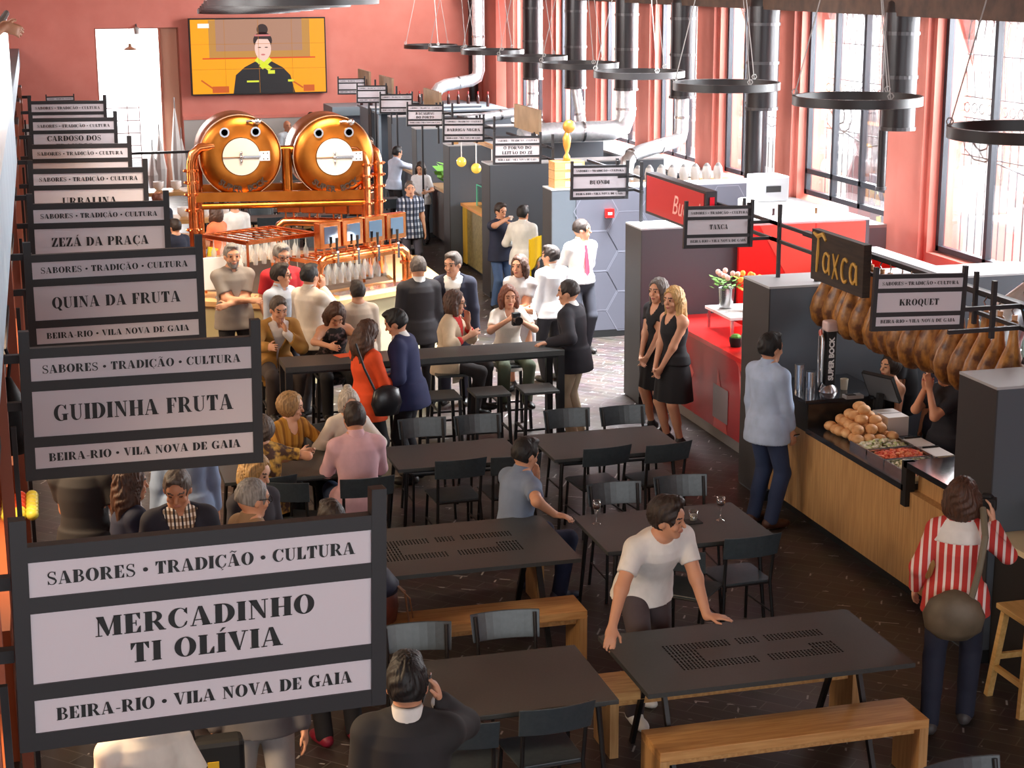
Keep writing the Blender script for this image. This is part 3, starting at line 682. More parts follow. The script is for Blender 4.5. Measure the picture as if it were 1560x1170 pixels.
def window(n, y0, y1, z0=1.62, low=False):
    fr = MB(); x = 10.52; w = .07
    for y in (y0+.03, y1-.03, y0+(y1-y0)*.36, y0+(y1-y0)*.68): fr.box(x, y-w/2, z0, x+.08, y+w/2, 4.5)
    for z in (z0+.03, 4.46) + ((2.15,) if low else ()): fr.box(x, y0, z-.035, x+.08, y1, z+.035)
    o = struct('window_%d' % n, fr, pbr('window frame', S(52, 56, 64), .5))
    MB().box(x+.03, y0, z0, x+.036, y1, 4.5).build('pane', PANE, o)
    gr = MB(); X = 10.82
    for z in (2.75, 3.2, 3.45, 3.95): gr.tube([(X, y0, z), (X, y1, z)], .009, 5)
    k = int((y1-y0)/.17)
    for i in range(k+1):
        y = y0+.05+i*(y1-y0-.1)/k
        gr.tube([(X, y, z0), (X, y, 3.2)], .008, 5)
        gr.tube([(X, y, 3.45), (X, y+.08, 3.95), (X, y, 4.4)], .008, 5)
        gr.tube([(X, y+.06*math.cos(t*.7), 3.32+.06*math.sin(t*.7)) for t in range(10)], .008, 5)
        gr.tube([(X, y+.05*math.cos(t*.7), 4.38+.05*math.sin(t*.7)) for t in range(10)], .007, 5)
    for yc in (y0+.45, y1-.45):
        gr.tube([(X, yc+(.04+.035*t*.6)*math.cos(t*.6), 2.98+(.04+.022*t*.6)*math.sin(t*.6)) for t in range(22)], .011, 5)
    gr.tube([(X, y0, 3.1), (X, y0+.5, 2.75), (X, (y0+y1)/2, 2.6), (X, y1-.5, 2.75), (X, y1, 3.1)], .012, 5)
    gr.build('grille', pbr('grille iron', S(96, 92, 92), .6), o)
    return o
ys = [(12.2, 15.3), (15.3, 18.84)] + [(PIERS[i][0]+PIERS[i][1]/2, PIERS[i+1][0]-PIERS[i+1][1]/2) for i in range(2, 8)]
for i, (a, b) in enumerate(ys): window(i+1, a, b, 1.58 if i < 2 else 1.82, i == 2)
# things seen through the panes
ex = MB()
for y in (16.0, 20.6, 24.2, 27.4, 30.5, 33.6, 36.8): ex.box(13.4, y+1.4, 0, 13.9, y+2.0, 6)
ex.box(13.3, 2, 5.4, 13.9, 44, 6)
tag(ex.build('arcade_front', pbr('outside pink plaster', S(250, 226, 220), .8)), kind='structure')
struct('ground', MB().box(10.9, 2, -.2, 30, 48, -.1).box(-6, 41.4, -.2, 10.9, 60, -.1), pbr('outside paving', S(205, 200, 195), .8))
pa = thing('folded_parasol', 'closed grey parasol standing outside the second window', 'parasol', (12.3, 24.2, -.1))
MB().lathe([(.02, 0), (.03, 2.9)], n=8).build('pole', GREY, pa)
MB().lathe([(.16, .9), (.3, 1.3), (.36, 1.9), (.2, 2.35), (.26, 2.5), (.1, 2.75), (.02, 3.2)], n=10).build('canopy', pbr('parasol grey', S(120, 124, 132), .8), pa)
bu = thing('potted_shrub', 'pale leafy shrub outside under the low window panes', 'plant', (11.6, 21.9, -.1))
MB().lathe([(.2, 0), (.28, .5)], n=12).build('pot', TERRA, bu)
lf = MB()
for i in range(160):
    a, h = random.uniform(0, 6.28), random.uniform(.5, 2.1); r = random.uniform(.05, .5); p = Vector((r*math.cos(a), r*math.sin(a), h)); q = Vector((random.gauss(0, .1), random.gauss(0, .1), random.gauss(0, .1))); t = Vector((random.gauss(0, .1), random.gauss(0, .1), random.gauss(0, .1)))
    lf.poly([p-q, p-t*.5, p+q, p+t*.5])
lf.build('foliage', pbr('shrub leaves', S(150, 158, 120), .7), bu)
# big video wall
tv = thing('video_wall', 'large video wall on the salmon back wall showing an aproned cook on orange', 'screen', (5.0, 40.94, 2.2))
MB().box(-1.58, -.16, -.03, 1.58, 0, 1.72).build('casing', BLACK, tv)
def em(n, r, g, b, s=.6): return pbr('screen '+n, (0, 0, 0, 1), .6, emit=S(r, g, b), es=s)
sc_ = MB(); Y = -.165
def fl(mb, x0, z0, x1, z1, y): mb.poly([(x0, y, z0), (x1, y, z0), (x1, y, z1), (x0, y, z1)])
fl(sc_, -1.55, 0, 1.55, 1.69, Y); sc_.cm = 1; fl(sc_, -1.14, .82, 1.2, 1.68, Y-.002); sc_.cm = 2; fl(sc_, -.98, .97, 1.02, 1.69, Y-.004)
sc_.cm = 3; fl(sc_, -1.3, .79, 1.32, .82, Y-.003)
sc_.cm = 4
for (x0, x1) in ((-1.1, -.72), (1.02, 1.28)): fl(sc_, x0, .02, x1, .17, Y-.004)
sc_.poly([(-1.36, Y-.004, .3), (-1.34, Y-.004, .33), (-1.08, Y-.004, .14), (-1.1, Y-.004, .11)]); sc_.poly([(.68, Y-.004, .3), (.7, Y-.004, .33), (1.02, Y-.004, .12), (1.0, Y-.004, .09)])
sc_.cm = 5; fl(sc_, -1.38, 1.5, -1.12, 1.6, Y-.004)
sc_.cm = 6
for x in (-.78, 0, .78): fl(sc_, x-.004, 0, x+.004, 1.69, Y-.012)
for z in (.56, 1.13): fl(sc_, -1.55, z-.004, 1.55, z+.004, Y-.012)
so = sc_.build('picture', [em('orange', 250, 158, 10, .68), em('frame', 196, 140, 66), em('backdrop', 178, 132, 108), em('red line', 222, 66, 20), em('pan copper', 206, 92, 30), em('logo white', 255, 250, 240), em('seam', 190, 120, 20)], tv)
def disc(mb, cx, cz, rx, rz, y, n=22, a0=0, a1=360): mb.poly([(cx+rx*math.cos(math.radians(a0+(a1-a0)*i/n)), y, cz+rz*math.sin(math.radians(a0+(a1-a0)*i/n))) for i in range(n)])
ck = MB(); y = Y-.006
ck.poly([(-.62, y, 0), (-.55, y, .42), (-.34, y, .6), (-.1, y, .72), (.3, y, .72), (.55, y, .58), (.72, y, .4), (.82, y, 0)])
ck.cm = 1; ck.poly([(-.02, y-.001, .66), (.2, y-.001, .66), (.22, y-.001, .9), (-.04, y-.001, .9)]); disc(ck, .1, 1.02, .19, .27, y-.002)
ck.cm = 2; disc(ck, .1, 1.2, .22, .2, y-.0015); disc(ck, .1, 1.45, .13, .13, y-.0015); disc(ck, .1, 1.23, .19, .07, y-.003, a0=0, a1=180)
for sx in (.02, .18): disc(ck, sx, 1.045, .04, .012, y-.003)
ck.cm = 3; ck.poly([(-.1, y-.003, .74), (-.04, y-.003, .82), (.3, y-.003, .58), (.22, y-.003, .5)]); ck.poly([(.3, y-.003, .74), (.24, y-.003, .82), (-.0, y-.003, .62), (.08, y-.003, .54)]); fl(ck, .2, .44, .36, .52, y-.003); fl(ck, -.3, .25, -.02, .29, y-.003); fl(ck, .66, .25, .8, .3, y-.003)
ck.cm = 4; disc(ck, .1, .88, .05, .02, y-.003); fl(ck, -.08, 1.3, .28, 1.34, y-.004)
ck.build('cook_figure', [em('black jacket', 34, 33, 36), em('face', 250, 205, 190), em('hair', 52, 34, 34), em('yellow scarf', 226, 232, 60), em('lips', 214, 120, 120)], tv)
# ceiling ring lamps on wires
def ring_lamp(x, y, z, D, label):
    t = thing('ring_lamp', label, 'lamp', (x, y, z), 0, 'black ring lamps under the ceiling')
    mb = MB(); n = 48; ro, ri, h = D/2, D/2-.035, .085
    mb.lathe([(ri, 0), (ro, 0), (ro, h), (ri, h), (ri, 0)], n=n, cap=False); mb.build('ring', pbr('ring black', S(44, 41, 42), .4), t, smooth=True)
    dm = MB(); dm.lathe([(ri+.004, -.003), (ro-.004, -.003)], n=n, cap=False); dm.build('diffuser', pbr('lamp diffuser', S(235, 235, 235), .5), t)
    wi = MB()
    for k in range(3):
        a = k*2.094+.6; p = (ro*.96*math.cos(a), ro*.96*math.sin(a), h); wi.tube([p, (0, 0, 2.6)], .006, 5)
        wi.tube([(p[0]+.03*math.cos(q), p[1], h+.03+.03*math.sin(q)) for q in (0, 1, 2, 3, 4, 5, 6.2)], .006, 5)
    wi.tube([(0, 0, 2.6), (0, 0, 7.38-z)], .006, 5); wi.build('wire', pbr('wire grey', S(170, 168, 166), .5), t)
RINGS = [(7.1, 11.4, 3.72), (7.47, 15.0, 3.7), (7.57, 18.5, 3.62), (7.75, 22.0, 3.56), (8.01, 25.5, 3.5), (8.26, 29.0, 3.44), (8.46, 32.5, 3.4), (8.6, 36.0, 3.31), (8.7, 39.0, 3.24)]
ORD = ['nearest', 'second', 'third', 'fourth', 'fifth', 'sixth', 'seventh', 'eighth', 'farthest']
for i, (x, y, z) in enumerate(RINGS): ring_lamp(x, y, z, 1.22, 'black ring lamp hanging over the right hand stalls, %s of its row' % ORD[i])
LR = [(1.9+.28*i, 19.5+3.4*i, 4.62-.095*i) for i in range(6)]
for i, (x, y, z) in enumerate(LR): ring_lamp(x+.9, y, z-.02, 1.9, 'black ring lamp at the top edge over the middle tables, %s of its row' % ORD[i])
# dark ventilation ducts against the windows
def black_duct(x, y, r, zb, label, bend=True):
    t = thing('ventilation_duct', label, 'duct', (x, y, 0), 0, 'black ducts beside the windows'); mb = MB()
    mb.lathe([(r, zb), (r, 4.46)], n=24)
    if bend: mb.tube([(0, 0, 4.3), (.02, 0, 4.5), (.2, 0, 4.75), (.6, 0, 4.9)], r, 16)
    mb.build('pipe', pbr('duct black', S(44, 42, 44), .3, .4), t, smooth=True)
    rg = MB()
    for z in (zb, (zb+4.3)/2, 4.2): rg.lathe([(r+.012, z), (r+.012, z+.04), (r, z+.04)], n=24)
    rg.build('collar', pbr('duct collar', S(70, 68, 70), .3, .5), t)
DU = [(9.75, 18.5, .2, 3.1, 'wide black duct hanging in front of the nearest salmon pier'), (9.75, 18.85, .055, 2.35, 'thin black pipe beside the wide nearest duct'), (9.7, 22.4, .22, 3.05, 'wide black duct beside the second salmon pier'), (9.75, 22.75, .13, 1.9, 'narrower black pipe hanging below the second wide duct'), (9.7, 25.5, .2, 3.0, 'wide black duct, third counted from the near window'), (9.9, 26.1, .06, 2.4, 'thin black pipe beside the third wide duct'), (9.7, 28.2, .2, 2.95, 'wide black duct, fourth counted from the near window'), (9.9, 28.9, .06, 2.4, 'thin black pipe beside the fourth wide duct'), (9.7, 31.1, .2, 2.8, 'wide black duct, fifth counted from the near window'), (9.7, 34.0, .2, 2.8, 'wide black duct, farthest before the back wall'), (10.1, 40.6, .12, 1.9, 'black downpipe in the corner of back and right walls')]
for d in DU: black_duct(*d, bend=d[2] > .15)
def silver_duct(pts, r, label):
    t = thing('steel_duct', label, 'duct', (0, 0, 0), 0, 'shiny galvanised ducts over the stalls')
    q = []                                                        # rounded bends
    P_ = [Vector(p) for p in pts]
    for i, p in enumerate(P_):
        if 0 < i < len(P_)-1:
            a = p+(P_[i-1]-p).normalized()*r*1.4; b = p+(P_[i+1]-p).normalized()*r*1.4; q += [a, (a+b+p*2)/4, b]
        else: q.append(p)
    MB().tube(q, r, 18).build('pipe', GALV, t, smooth=True)
    rg = MB()
    for i in range(len(P_)-1):
        m_ = (P_[i]+P_[i+1])/2; d = (P_[i+1]-P_[i]).normalized(); rg.tube([m_-d*.02, m_+d*.02], r+.01, 18)
    rg.build('seam', STEEL, t)
silver_duct([(9.7, 28.2, 3.0), (9.7, 28.2, 2.28), (8.1, 28.1, 2.28), (7.8, 28.05, 2.2)], .17, 'thick silver duct running level above the farther grey stalls')
silver_duct([(9.7, 25.5, 3.05), (9.7, 25.5, 2.36), (8.75, 24.9, 2.24), (8.55, 24.8, 2.16), (8.55, 24.8, 1.7)], .11, 'silver duct with double bend over the dark hexagon wall')
silver_duct([(9.7, 31.1, 2.85), (9.85, 31.0, 1.82)], .09, 'thin crinkled silver duct hanging between far windows')
silver_duct([(9.7, 34.0, 2.85), (9.7, 34.0, 2.2), (8.2, 33.6, 2.05)], .1, 'slim silver duct bent low over the far stalls')
silver_duct([(9.7, 38.5, 4.46), (9.7, 38.5, 2.55), (8.7, 38.3, 2.42), (8.5, 38.2, 2.0)], .14, 'silver duct elbow farthest down the right hand stalls')
silver_duct([(7.4, 12.2, 1.6), (7.5, 12.2, 2.25), (7.9, 12.1, 2.42), (9.0, 12.0, 2.3)], .16, 'broad silver duct arch behind the near stall roof at right edge')
# the gallery over the left hand stalls
struct('wall_gallery', MB().box(-4, 6, 2.95, -.36, 40.9, 3.3), pbr('gallery slab', S(150, 166, 180), .7))
bl = thing('gallery_balustrade', 'milky glass balustrade with hanging cloth along the left gallery edge', 'balustrade', (-.3, 15, 0))
MB().box(-.02, -6, 3.55, 0, 6.2, 4.45).build('glass_panel', noisy('milky glass', S(226, 226, 222), S(206, 214, 222), 3, .3, (.2, 1.5, .1)), bl)
MB().box(-.03, -6, 2.78, .0, 6.2, 3.55).build('fascia_panel', noisy('blue fascia', S(160, 184, 200), S(176, 198, 212), 2, .5, (.2, 2, .1)), bl)
MB().tube([(0, -6, 4.5), (0, 6.2, 4.5)], .035, 8).build('handrail', BLACK, bl)
# ================================================================== STALL SIGNS
SIGNP = pbr('sign panel', S(214, 207, 213), .4)
INK = pbr('sign ink', S(14, 13, 15), .5)
SFR = pbr('sign frame', S(35, 33, 36), .5)
LEV = [0, .1055, .1521, .3657, .4135, .5154]
def stall_sign(name_rows, X, Z, Y, yaw, roll, Wd, label, group, caps=.07, post=0):
    t = thing('stall_sign', label, 'sign', (X, Y, Z), 0, group); t.rotation_euler = (0, -roll, yaw)
    lv = [-l*Wd for l in LEV]; b = .046*Wd; d = .05*Wd/1.3+.01
    fr = MB()
    for x0 in (-b, Wd): fr.box(x0, 0, lv[5]-.052*Wd, x0+b, d, .125*Wd)
    for z0, z1 in ((0, .046*Wd), (lv[2], lv[1]), (lv[4], lv[3]), (lv[5]-.052*Wd, lv[5])): fr.box(0, .002, z0, Wd, d-.002, z1)
    fr.build('frame', SFR, t)
    if post: MB().beam((-b/2, d/2, -Z), (-b/2, d/2, lv[5]), .03).build('post', SFR, t)
    rows = ((lv[1], lv[0], ['SABORES • TRADIÇÃO • CULTURA']), (lv[3], lv[2], name_rows), (lv[5], lv[4], ['BEIRA-RIO • VILA NOVA DE GAIA']))
    for i, (z0, z1, tx) in enumerate(rows):
        p = MB().box(0, .012, z0, Wd, d-.01, z1).build('panel', SIGNP, t)
        if not tx: continue
        mb = MB(); c = (z0+z1)/2
        for k, s_ in enumerate(tx):
            if i == 1:
                cap = caps*Wd; cz = c if len(tx) == 1 else c+(.5-k)*cap*1.52
                m2 = lettering(s_, Wd/2, cz, cap, WF[s_]*Wd if s_ in WF else None, .07)
            else: m2 = lettering(s_, Wd/2, c, .038*Wd, Wd*(.9 if i == 0 else .88), .06)
            o = len(mb.v); mb.v += m2.v; mb.f += [tuple(a+o for a in f) for f in m2.f]; mb.m += m2.m
        mb.v = [(a, .0085, c_) for a, _, c_ in mb.v]; mb.build('lettering', INK, p)
    return t
WF = {'MERCADINHO': .647, 'TI OLÍVIA': .45, 'GUIDINHA FRUTA': .82, 'QUINA DA FRUTA': .79, 'ZEZÁ DA PRAÇA': .75, 'URBALINA': .5, 'CARDOSO DOS': .67, 'FRANGOS': .45, 'KROQUET': .466, 'TAXCA': .29, 'BUONDI': .37}
GL, GR = 'stall signs along the left', 'stall signs along the right'
SL = [(['MERCADINHO', 'TI OLÍVIA'], -.152, 2.846, 6.226, .1, -.025, 'nearest sign at lower left, MERCADINHO TI OLÍVIA in black capitals', .06),
 (['GUIDINHA FRUTA'], -.152, 2.742, 10.26, .07, -.018, 'second left sign, reading GUIDINHA FRUTA', .074),
 (['QUINA DA FRUTA'], -.145, 2.682, 14.212, .037, -.003, 'third left sign, reading QUINA DA FRUTA', .07),
 (['ZEZÁ DA PRAÇA'], -.133, 2.6, 18.118, .02, -.015, 'fourth left sign, reading ZEZÁ DA PRAÇA', .07),
 (['URBALINA'], -.129, 2.577, 21.652, .04, -.02, 'fifth left sign, reading URBALINA half hidden', .07),
 ([], -.139, 2.553, 25.071, .06, -.02, 'left sign with blank middle panel just behind the URBALINA sign', .07),
 (['CARDOSO DOS', 'FRANGOS'], -.124, 2.564, 29.569, .1, -.02, 'left sign reading CARDOSO DOS over a hidden line', .066),
 ([], -.146, 2.587, 33.3, .1, -.02, 'left sign with blank middle panel before the bright doorway', .07)]
for n_, X, Z, Y, a, b, lab, cp in SL: stall_sign(n_, X, Z, Y, a, b, 1.31, lab, GL, cp)
stall_sign(['ESCOLA'], .12, 2.28, 35.7, .05, 0, .62, 'small far sign with pinkish panel at the left before the back wall', GL, post=1)
stall_sign([], .16, 2.36, 38.4, .05, 0, .55, 'farthest small grey sign on the left before the back wall', GL, post=1)
SR = [(['KROQUET'], 5.564, 2.847, 10.724, -.02, -.029, .655, 'nearest right hand sign, reading KROQUET'), (['TAXCA'], 5.861, 2.74, 15.193, .033, -.025, .655, 'right hand sign reading TAXCA over the hams stall corner'), (['BUONDI'], 5.95, 2.711, 19.134, .015, -.018, .655, 'right hand sign reading BUONDI'),
 (['O FORNO DO', 'LEITÃO DO ZÉ'], 5.96, 2.73, 22.75, .02, -.018, .63, 'right hand sign of two lines, O FORNO DO LEITÃO DO ZÉ'), (['BARRIGA NEGRA'], 5.98, 2.735, 25.9, .02, -.025, .61, 'right hand sign reading BARRIGA NEGRA'), (['BACALHAU', 'DO PORTO'], 6.0, 2.735, 28.7, .02, -.024, .59, 'right hand sign of two lines, BACALHAU DO PORTO'),
 ([], 6.0, 2.755, 31.1, .02, -.02, .57, 'third sign from the far end of the right row'), ([], 5.99, 2.77, 33.4, .02, -.015, .55, 'second sign from the far end of the right row'), ([], 5.99, 2.78, 35.6, .02, -.012, .535, 'farthest sign of the right row before the salmon wall')]
for n_, X, Z, Y, a, b, w, lab in SR: stall_sign(n_, X, Z, Y, a, b, w, lab, GR, .07)
# ================================================================== RIGHT HAND STALLS
def partition(y0, y1, label, x0=6.42, x1=9.4, z=2.08, face=GREY, front=None, hexa=False):
    t = thing('stall_partition', label, 'partition', (x0, y0, 0), 0, 'grey partitions between stalls')
    MB().box(0, 0, .0, x1-x0, y1-y0, z-.02).build('core', [face], t)
    MB().box(-.012, .0, .02, 0, y1-y0, z-.02).build('side_panel', DGREY, t)
    MB().box(-.015, -.004, z-.02, x1-x0, y1-y0, z).build('top_panel', TOPW, t)
    MB().box(-.02, -.008, 0, x1-x0, -.0, .1).build('plinth', BLACK, t)
    return t
partition(10.45, 10.97, 'nearest dark partition at the right edge below the KROQUET sign', 6.39)
partition(14.56, 15.18, 'partition between hams stall and red stall under the TAXCA sign', 6.45)
partition(18.42, 18.97, 'aubergine fronted partition under the BUONDI sign', 6.55, face=PURP)
px = partition(22.2, 22.62, 'wide grey partition with hexagon pattern behind the guard', 6.6, 9.6)
hx = MB(); hr_ = .32
for i in range(9):
    for j in range(7):
        cx = .62+i*hr_*1.5; cz = .1+j*hr_*1.732+(.26 if i % 2 else 0)
        if cz+.26 > 2.05 or cz-.26 < .0 or cx > 2.8: continue
        for k in range(6):
            a, b = k*PI/3, (k+1)*PI/3
            hx.poly([(cx+hr_*math.cos(a), -.012, cz+hr_*math.sin(a)), (cx+hr_*math.cos(b), -.012, cz+hr_*math.sin(b)), (cx+(hr_-.011)*math.cos(b), -.012, cz+(hr_-.011)*math.sin(b)), (cx+(hr_-.011)*math.cos(a), -.012, cz+(hr_-.011)*math.sin(a))])
hx.build('hexagon_lines', pbr('hexagon line', S(122, 123, 136), .5), px); MB().box(.34, -.01, .1, 3.0, -.002, 2.06).build('hexagon_panel', pbr('hexagon panel', S(92, 92, 103), .45), px)
al = thing('fire_alarm', 'small red fire alarm box on the hexagon patterned wall', 'alarm', (7.34, 22.18, 1.67)); MB().box(0, -.06, 0, .12, 0, .12).build('case', RED, al); MB().box(.03, -.063, .04, .09, -.06, .075).build('label_plate', WHITE, al)
partition(25.46, 25.95, 'grey partition under the LEITÃO DO ZÉ sign', 6.58)
partition(28.5, 28.95, 'grey partition under the BARRIGA NEGRA sign', 6.66)
partition(31.8, 32.2, 'grey partition under the BACALHAU sign', 6.8)
partition(34.6, 34.95, 'grey partition second from the far end', 6.88)
partition(37.1, 37.45, 'farthest grey partition before the tall end box', 6.94)
eb = thing('end_cabinet', 'tall dark cabinet at the far end of the right stalls', 'cabinet', (6.5, 39.2, 0)); MB().box(0, 0, 0, 3.2, 1.2, 1.75).build('body', pbr('cabinet slate', S(92, 94, 108), .6), eb); MB().box(-.08, -.06, 1.75, 3.25, 1.22, 1.95).build('top', BGREY, eb)
for i in range(14):
    b_ = thing('bottle', 'one of the dark bottles lined along the far stall tops', 'bottle', (7.0+.2*i, 38.6-.1*i, 2.02), 0, 'bottles standing along the far stall tops')
    MB().lathe([(.035, 0), (.035, .2), (.014, .26), (.014, .32)], n=8).build('glass', pbr('wine bottle', S(60, 30, 28), .2), b_); MB().lathe([(.016, .28), (.016, .33)], n=8).build('cap', RED3, b_)
MB_ = MB().box(6.95, 36.6, 1.98, 9.9, 38.9, 2.02); lg = thing('stall_roof_ledge', 'blue grey ledge carrying a row of bottles at the far stalls', 'ledge', (0, 0, 0)); MB_.build('shelf', BGREY, lg); MB().box(7.0, 36.65, 0, 7.06, 38.85, 1.98).box(9.8, 36.65, 0, 9.86, 38.85, 1.98).build('support', BGREY, lg)
# frames of posts and rails above the partitions
def rail_frame(y0, y1, label, x=6.72, ends=True):
    t = thing('rail_frame', label, 'frame', (0, 0, 0), 0, 'black rail frames over the stalls'); r = MB()
    for z in (2.43, 2.59): r.beam((x, y0-.24, z), (x, y1, z), .03); r.beam((x-(.58 if y0 < 11 else .22), y0+.012, z), (x, y0+.012, z), .03)
    r.build('rail', SFR, t)
    for xx, y in ((x, y0-.2), (x-.22, y0+.03)): MB().beam((xx, y, 2.08 if ends and xx == x else (0 if xx == x else 2.36)), (xx, y, 2.78), .032).build('post', SFR, t)
    MB().beam((x-.02, y0+.62, 2.34), (x-.02, y0+.62, 2.74), .03).build('post', SFR, t)
    return t
rail_frame(10.74, 15.2, 'black rails over the hams stall from the near partition')
rail_frame(15.21, 18.5, 'black rails over the red counter stall'); rail_frame(19.15, 21.0, 'short black rails behind the BUONDI sign')
for y, l in ((22.78, 'LEITÃO DO ZÉ'), (25.93, 'BARRIGA NEGRA'), (28.73, 'BACALHAU'), (31.13, 'third farthest right'), (33.43, 'second farthest right'), (35.63, 'farthest right')): rail_frame(y, y+2.2, 'black rails behind the %s sign' % l, ends=y < 30)
# back run behind the near stalls
bw = thing('stall_back_wall', 'long red and grey wall closing the backs of the near stalls', 'wall panel', (0, 0, 0))
MB().box(9.3, 15.2, 0, 9.42, 18.4, 1.7).box(9.28, 18.97, 0, 9.4, 19.2, 1.7).build('red_panel', RED, bw); MB().box(9.3, 11, 0, 9.42, 14.55, 1.66).build('red_panel', RED2, bw); MB().box(9.26, 11, 1.66, 9.5, 14.55, 1.7).box(9.26, 15.2, 1.7, 9.5, 18.4, 1.74).build('ledge', TOPW, bw)
rp = thing('red_partition_panel', 'bright red panel beside the aubergine partition behind the counter flowers', 'panel', (7.72, 18.36, .0)); rm = MB(); rm.box(0, 0, 0, 1.6, .05, 2.06); rm.build('board', RED, rp)
fc = MB(); fc.poly([(.25, -.003, 2.06), (.95, -.003, 2.06), (.95, -.003, 1.2), (.7, -.003, 1.3)]); fc.poly([(.97, -.003, 2.06), (1.6, -.003, 2.06), (1.6, -.003, .6), (.97, -.003, .6)]); fc.build('facet', RED2, rp)
# the red stall
rc = thing('red_counter', 'glossy red counter with angular facets facing the aisle', 'counter', (6.82, 15.2, 0)); LY = 3.2
MB().box(0, 0, .14, .62, LY, 1.0).build('body', RED3, rc); MB().box(-.03, 0, 1.0, .66, LY, 1.05).build('worktop', RED, rc); MB().box(.04, 0, 0, .6, LY, .14).build('plinth', pbr('plinth grey', S(150, 142, 136), .6), rc)
ft = MB(); x = -.004
ft.poly([(x, 0, 1.0), (x, 1.05, 1.0), (x, .55, .72), (x, 0, .95)]); ft.cm = 1; ft.poly([(x, .95, .98), (x, .45, .14), (x, .85, .5)]); ft.cm = 0; ft.poly([(x, 3.2, .95), (x, 2.6, .14), (x, 2.2, .6), (x, 2.7, 1.0)]); ft.cm = 1; ft.poly([(x, 3.2, .6), (x, 2.9, .14), (x, 3.2, .14)]); ft.cm = 0; ft.poly([(x, 1.6, .14), (x, 1.2, .14), (x, 1.5, .8)])
ft.build('facet', [RED2, pbr('red facet pale', S(232, 140, 138), .3)], rc); MB().poly([(-.006, 1.2, .62), (-.006, 1.62, .62), (-.006, 1.62, .25), (-.006, 1.2, .25)]).build('vent_panel', pbr('counter fridge panel', S(150, 128, 130), .3), rc)
def flower_pot(x, y, z, label, flc, lfc, metal=STEEL):
    t = thing('flower_pot', label, 'flower pot', (x, y, z)); MB().lathe([(.075, 0), (.095, .22), (.085, .22), (.08, .2)], n=18).build('pot', metal, t, smooth=True)
    l = MB(); q = MB()
    for i in range(70):
        a, r, h = random.uniform(0, 6.3), random.uniform(0, .17), random.uniform(.2, .34); p = Vector((r*math.cos(a), r*math.sin(a), h)); d = Vector((math.cos(a), math.sin(a), .4))*.05; w = Vector((-math.sin(a), math.cos(a), 0))*.03; l.poly([p, p+d*.6+w, p+d*1.3, p+d*.6-w])
    for i in range(9):
        a, r = random.uniform(0, 6.3), random.uniform(.02, .15); q.ball((r*math.cos(a), r*math.sin(a), .36+random.uniform(-.04, .05)), .032, 8, 5)
    l.build('foliage', lfc, t); q.build('blossom', flc, t)
LEAF = pbr('leaf green', S(96, 150, 50), .6)
flower_pot(7.22, 17.5, 1.3, 'steel pot of pink white flowers on the red counter stand', pbr('pink blossom', S(244, 190, 180), .6), LEAF)
flower_pot(7.42, 17.25, 1.3, 'silver pot with an orange lily on the red counter stand', pbr('orange lily', S(252, 170, 60), .6), pbr('leaf yellow green', S(190, 180, 60), .6))
st_ = thing('counter_stand', 'low white and steel display stand under the flower pots', 'stand', (7.05, 16.95, 1.05)); MB().box(0, 0, .21, .5, .75, .24).build('shelf', WHITE, st_); MB().box(.02, .02, 0, .05, .05, .21).box(.45, .02, 0, .48, .05, .21).box(.02, .7, 0, .05, .73, .21).box(.45, .7, 0, .48, .73, .21).build('leg', STEEL, st_)
for i in range(26):
    c = thing('coffee_cup', 'one of the upturned glass cups crowded on the red counter end', 'cup', (6.86+.085*(i % 5), 15.24+.085*(i//5), 1.05), 0, 'glass cups crowded on the red counter'); MB().lathe([(.036, 0), (.03, .07), (.0, .07)], n=10).build('bowl', pbr('cup pinkish glass', S(214, 160, 160), .1, alpha=.75), c)
for i, (x, y, h, r, m, l) in enumerate(((6.95, 16.3, .2, .045, STEEL, 'tall steel shaker on the red counter'), (7.3, 16.1, .26, .06, pbr('tin grey', S(70, 76, 84), .4), 'dark banded canister on the red counter'), (7.05, 16.0, .22, .05, WHITE, 'white jug on the red counter beside the canister'), (6.98, 16.62, .1, .07, BLACK, 'small black bowl of greens on the red counter'), (7.15, 15.85, .07, .09, WHITE, 'white saucer stack on the red counter'), (6.96, 15.9, .09, .06, pbr('rosy bowl', S(214, 120, 110), .5), 'rosy bowl on the red counter near the cups'), (7.2, 16.5, .15, .04, WHITE, 'white cup tower on the red counter'))):
    c = thing('counter_ware', l, 'tableware', (x, y, 1.05)); MB().lathe([(r*.8, 0), (r, h*.6), (r, h), (r*.85, h), (r*.8, h*.5)], n=14).build('vessel', m, c, smooth=True)
    if i == 3: MB().ball((0, 0, h), (.06, .06, .04), 8, 5).build('greens', LEAF, c)
# hanging boards
bd = thing('hanging_board', 'long red Buondi board hung from the rails, pale script on it', 'sign', (6.62, 16.5, 2.27)); MB().box(-.06, 0, 0, .06, 1.85, .46).build('box', pbr('board edge', S(46, 42, 46), .5), bd); MB().box(-.066, .05, .03, -.06, 1.8, .43).build('face', pbr('board red', S(196, 44, 48), .5), bd)
sans('Buondi', .3, pbr('script pink', S(240, 178, 168), .5), bd, 'script', .35, (-.069, .55, .2), (PI/2, 0, -PI/2))
MB().box(-.02, -.008, .08, .03, -.001, .4).build('light_strip', pbr('red strip', S(235, 10, 40), .4), bd)
tb = thing('hanging_board', 'dark wooden Taxca board with hand painted ochre letters', 'sign', (6.62, 12.98, 2.25)); MB().box(-.035, 0, 0, .035, 1.02, .45).build('plank', noisy('smoked wood', S(40, 32, 26), S(58, 46, 36), 6, .7, (1, .6, 6)), tb)
lt = MB(); X = -.04
def stroke(pts, r=.014): lt.tube([(X, 1.02-a, b) for a, b in pts], [r*.6]+[r]*(len(pts)-2)+[r*.6] if len(pts) > 2 else r, 6)
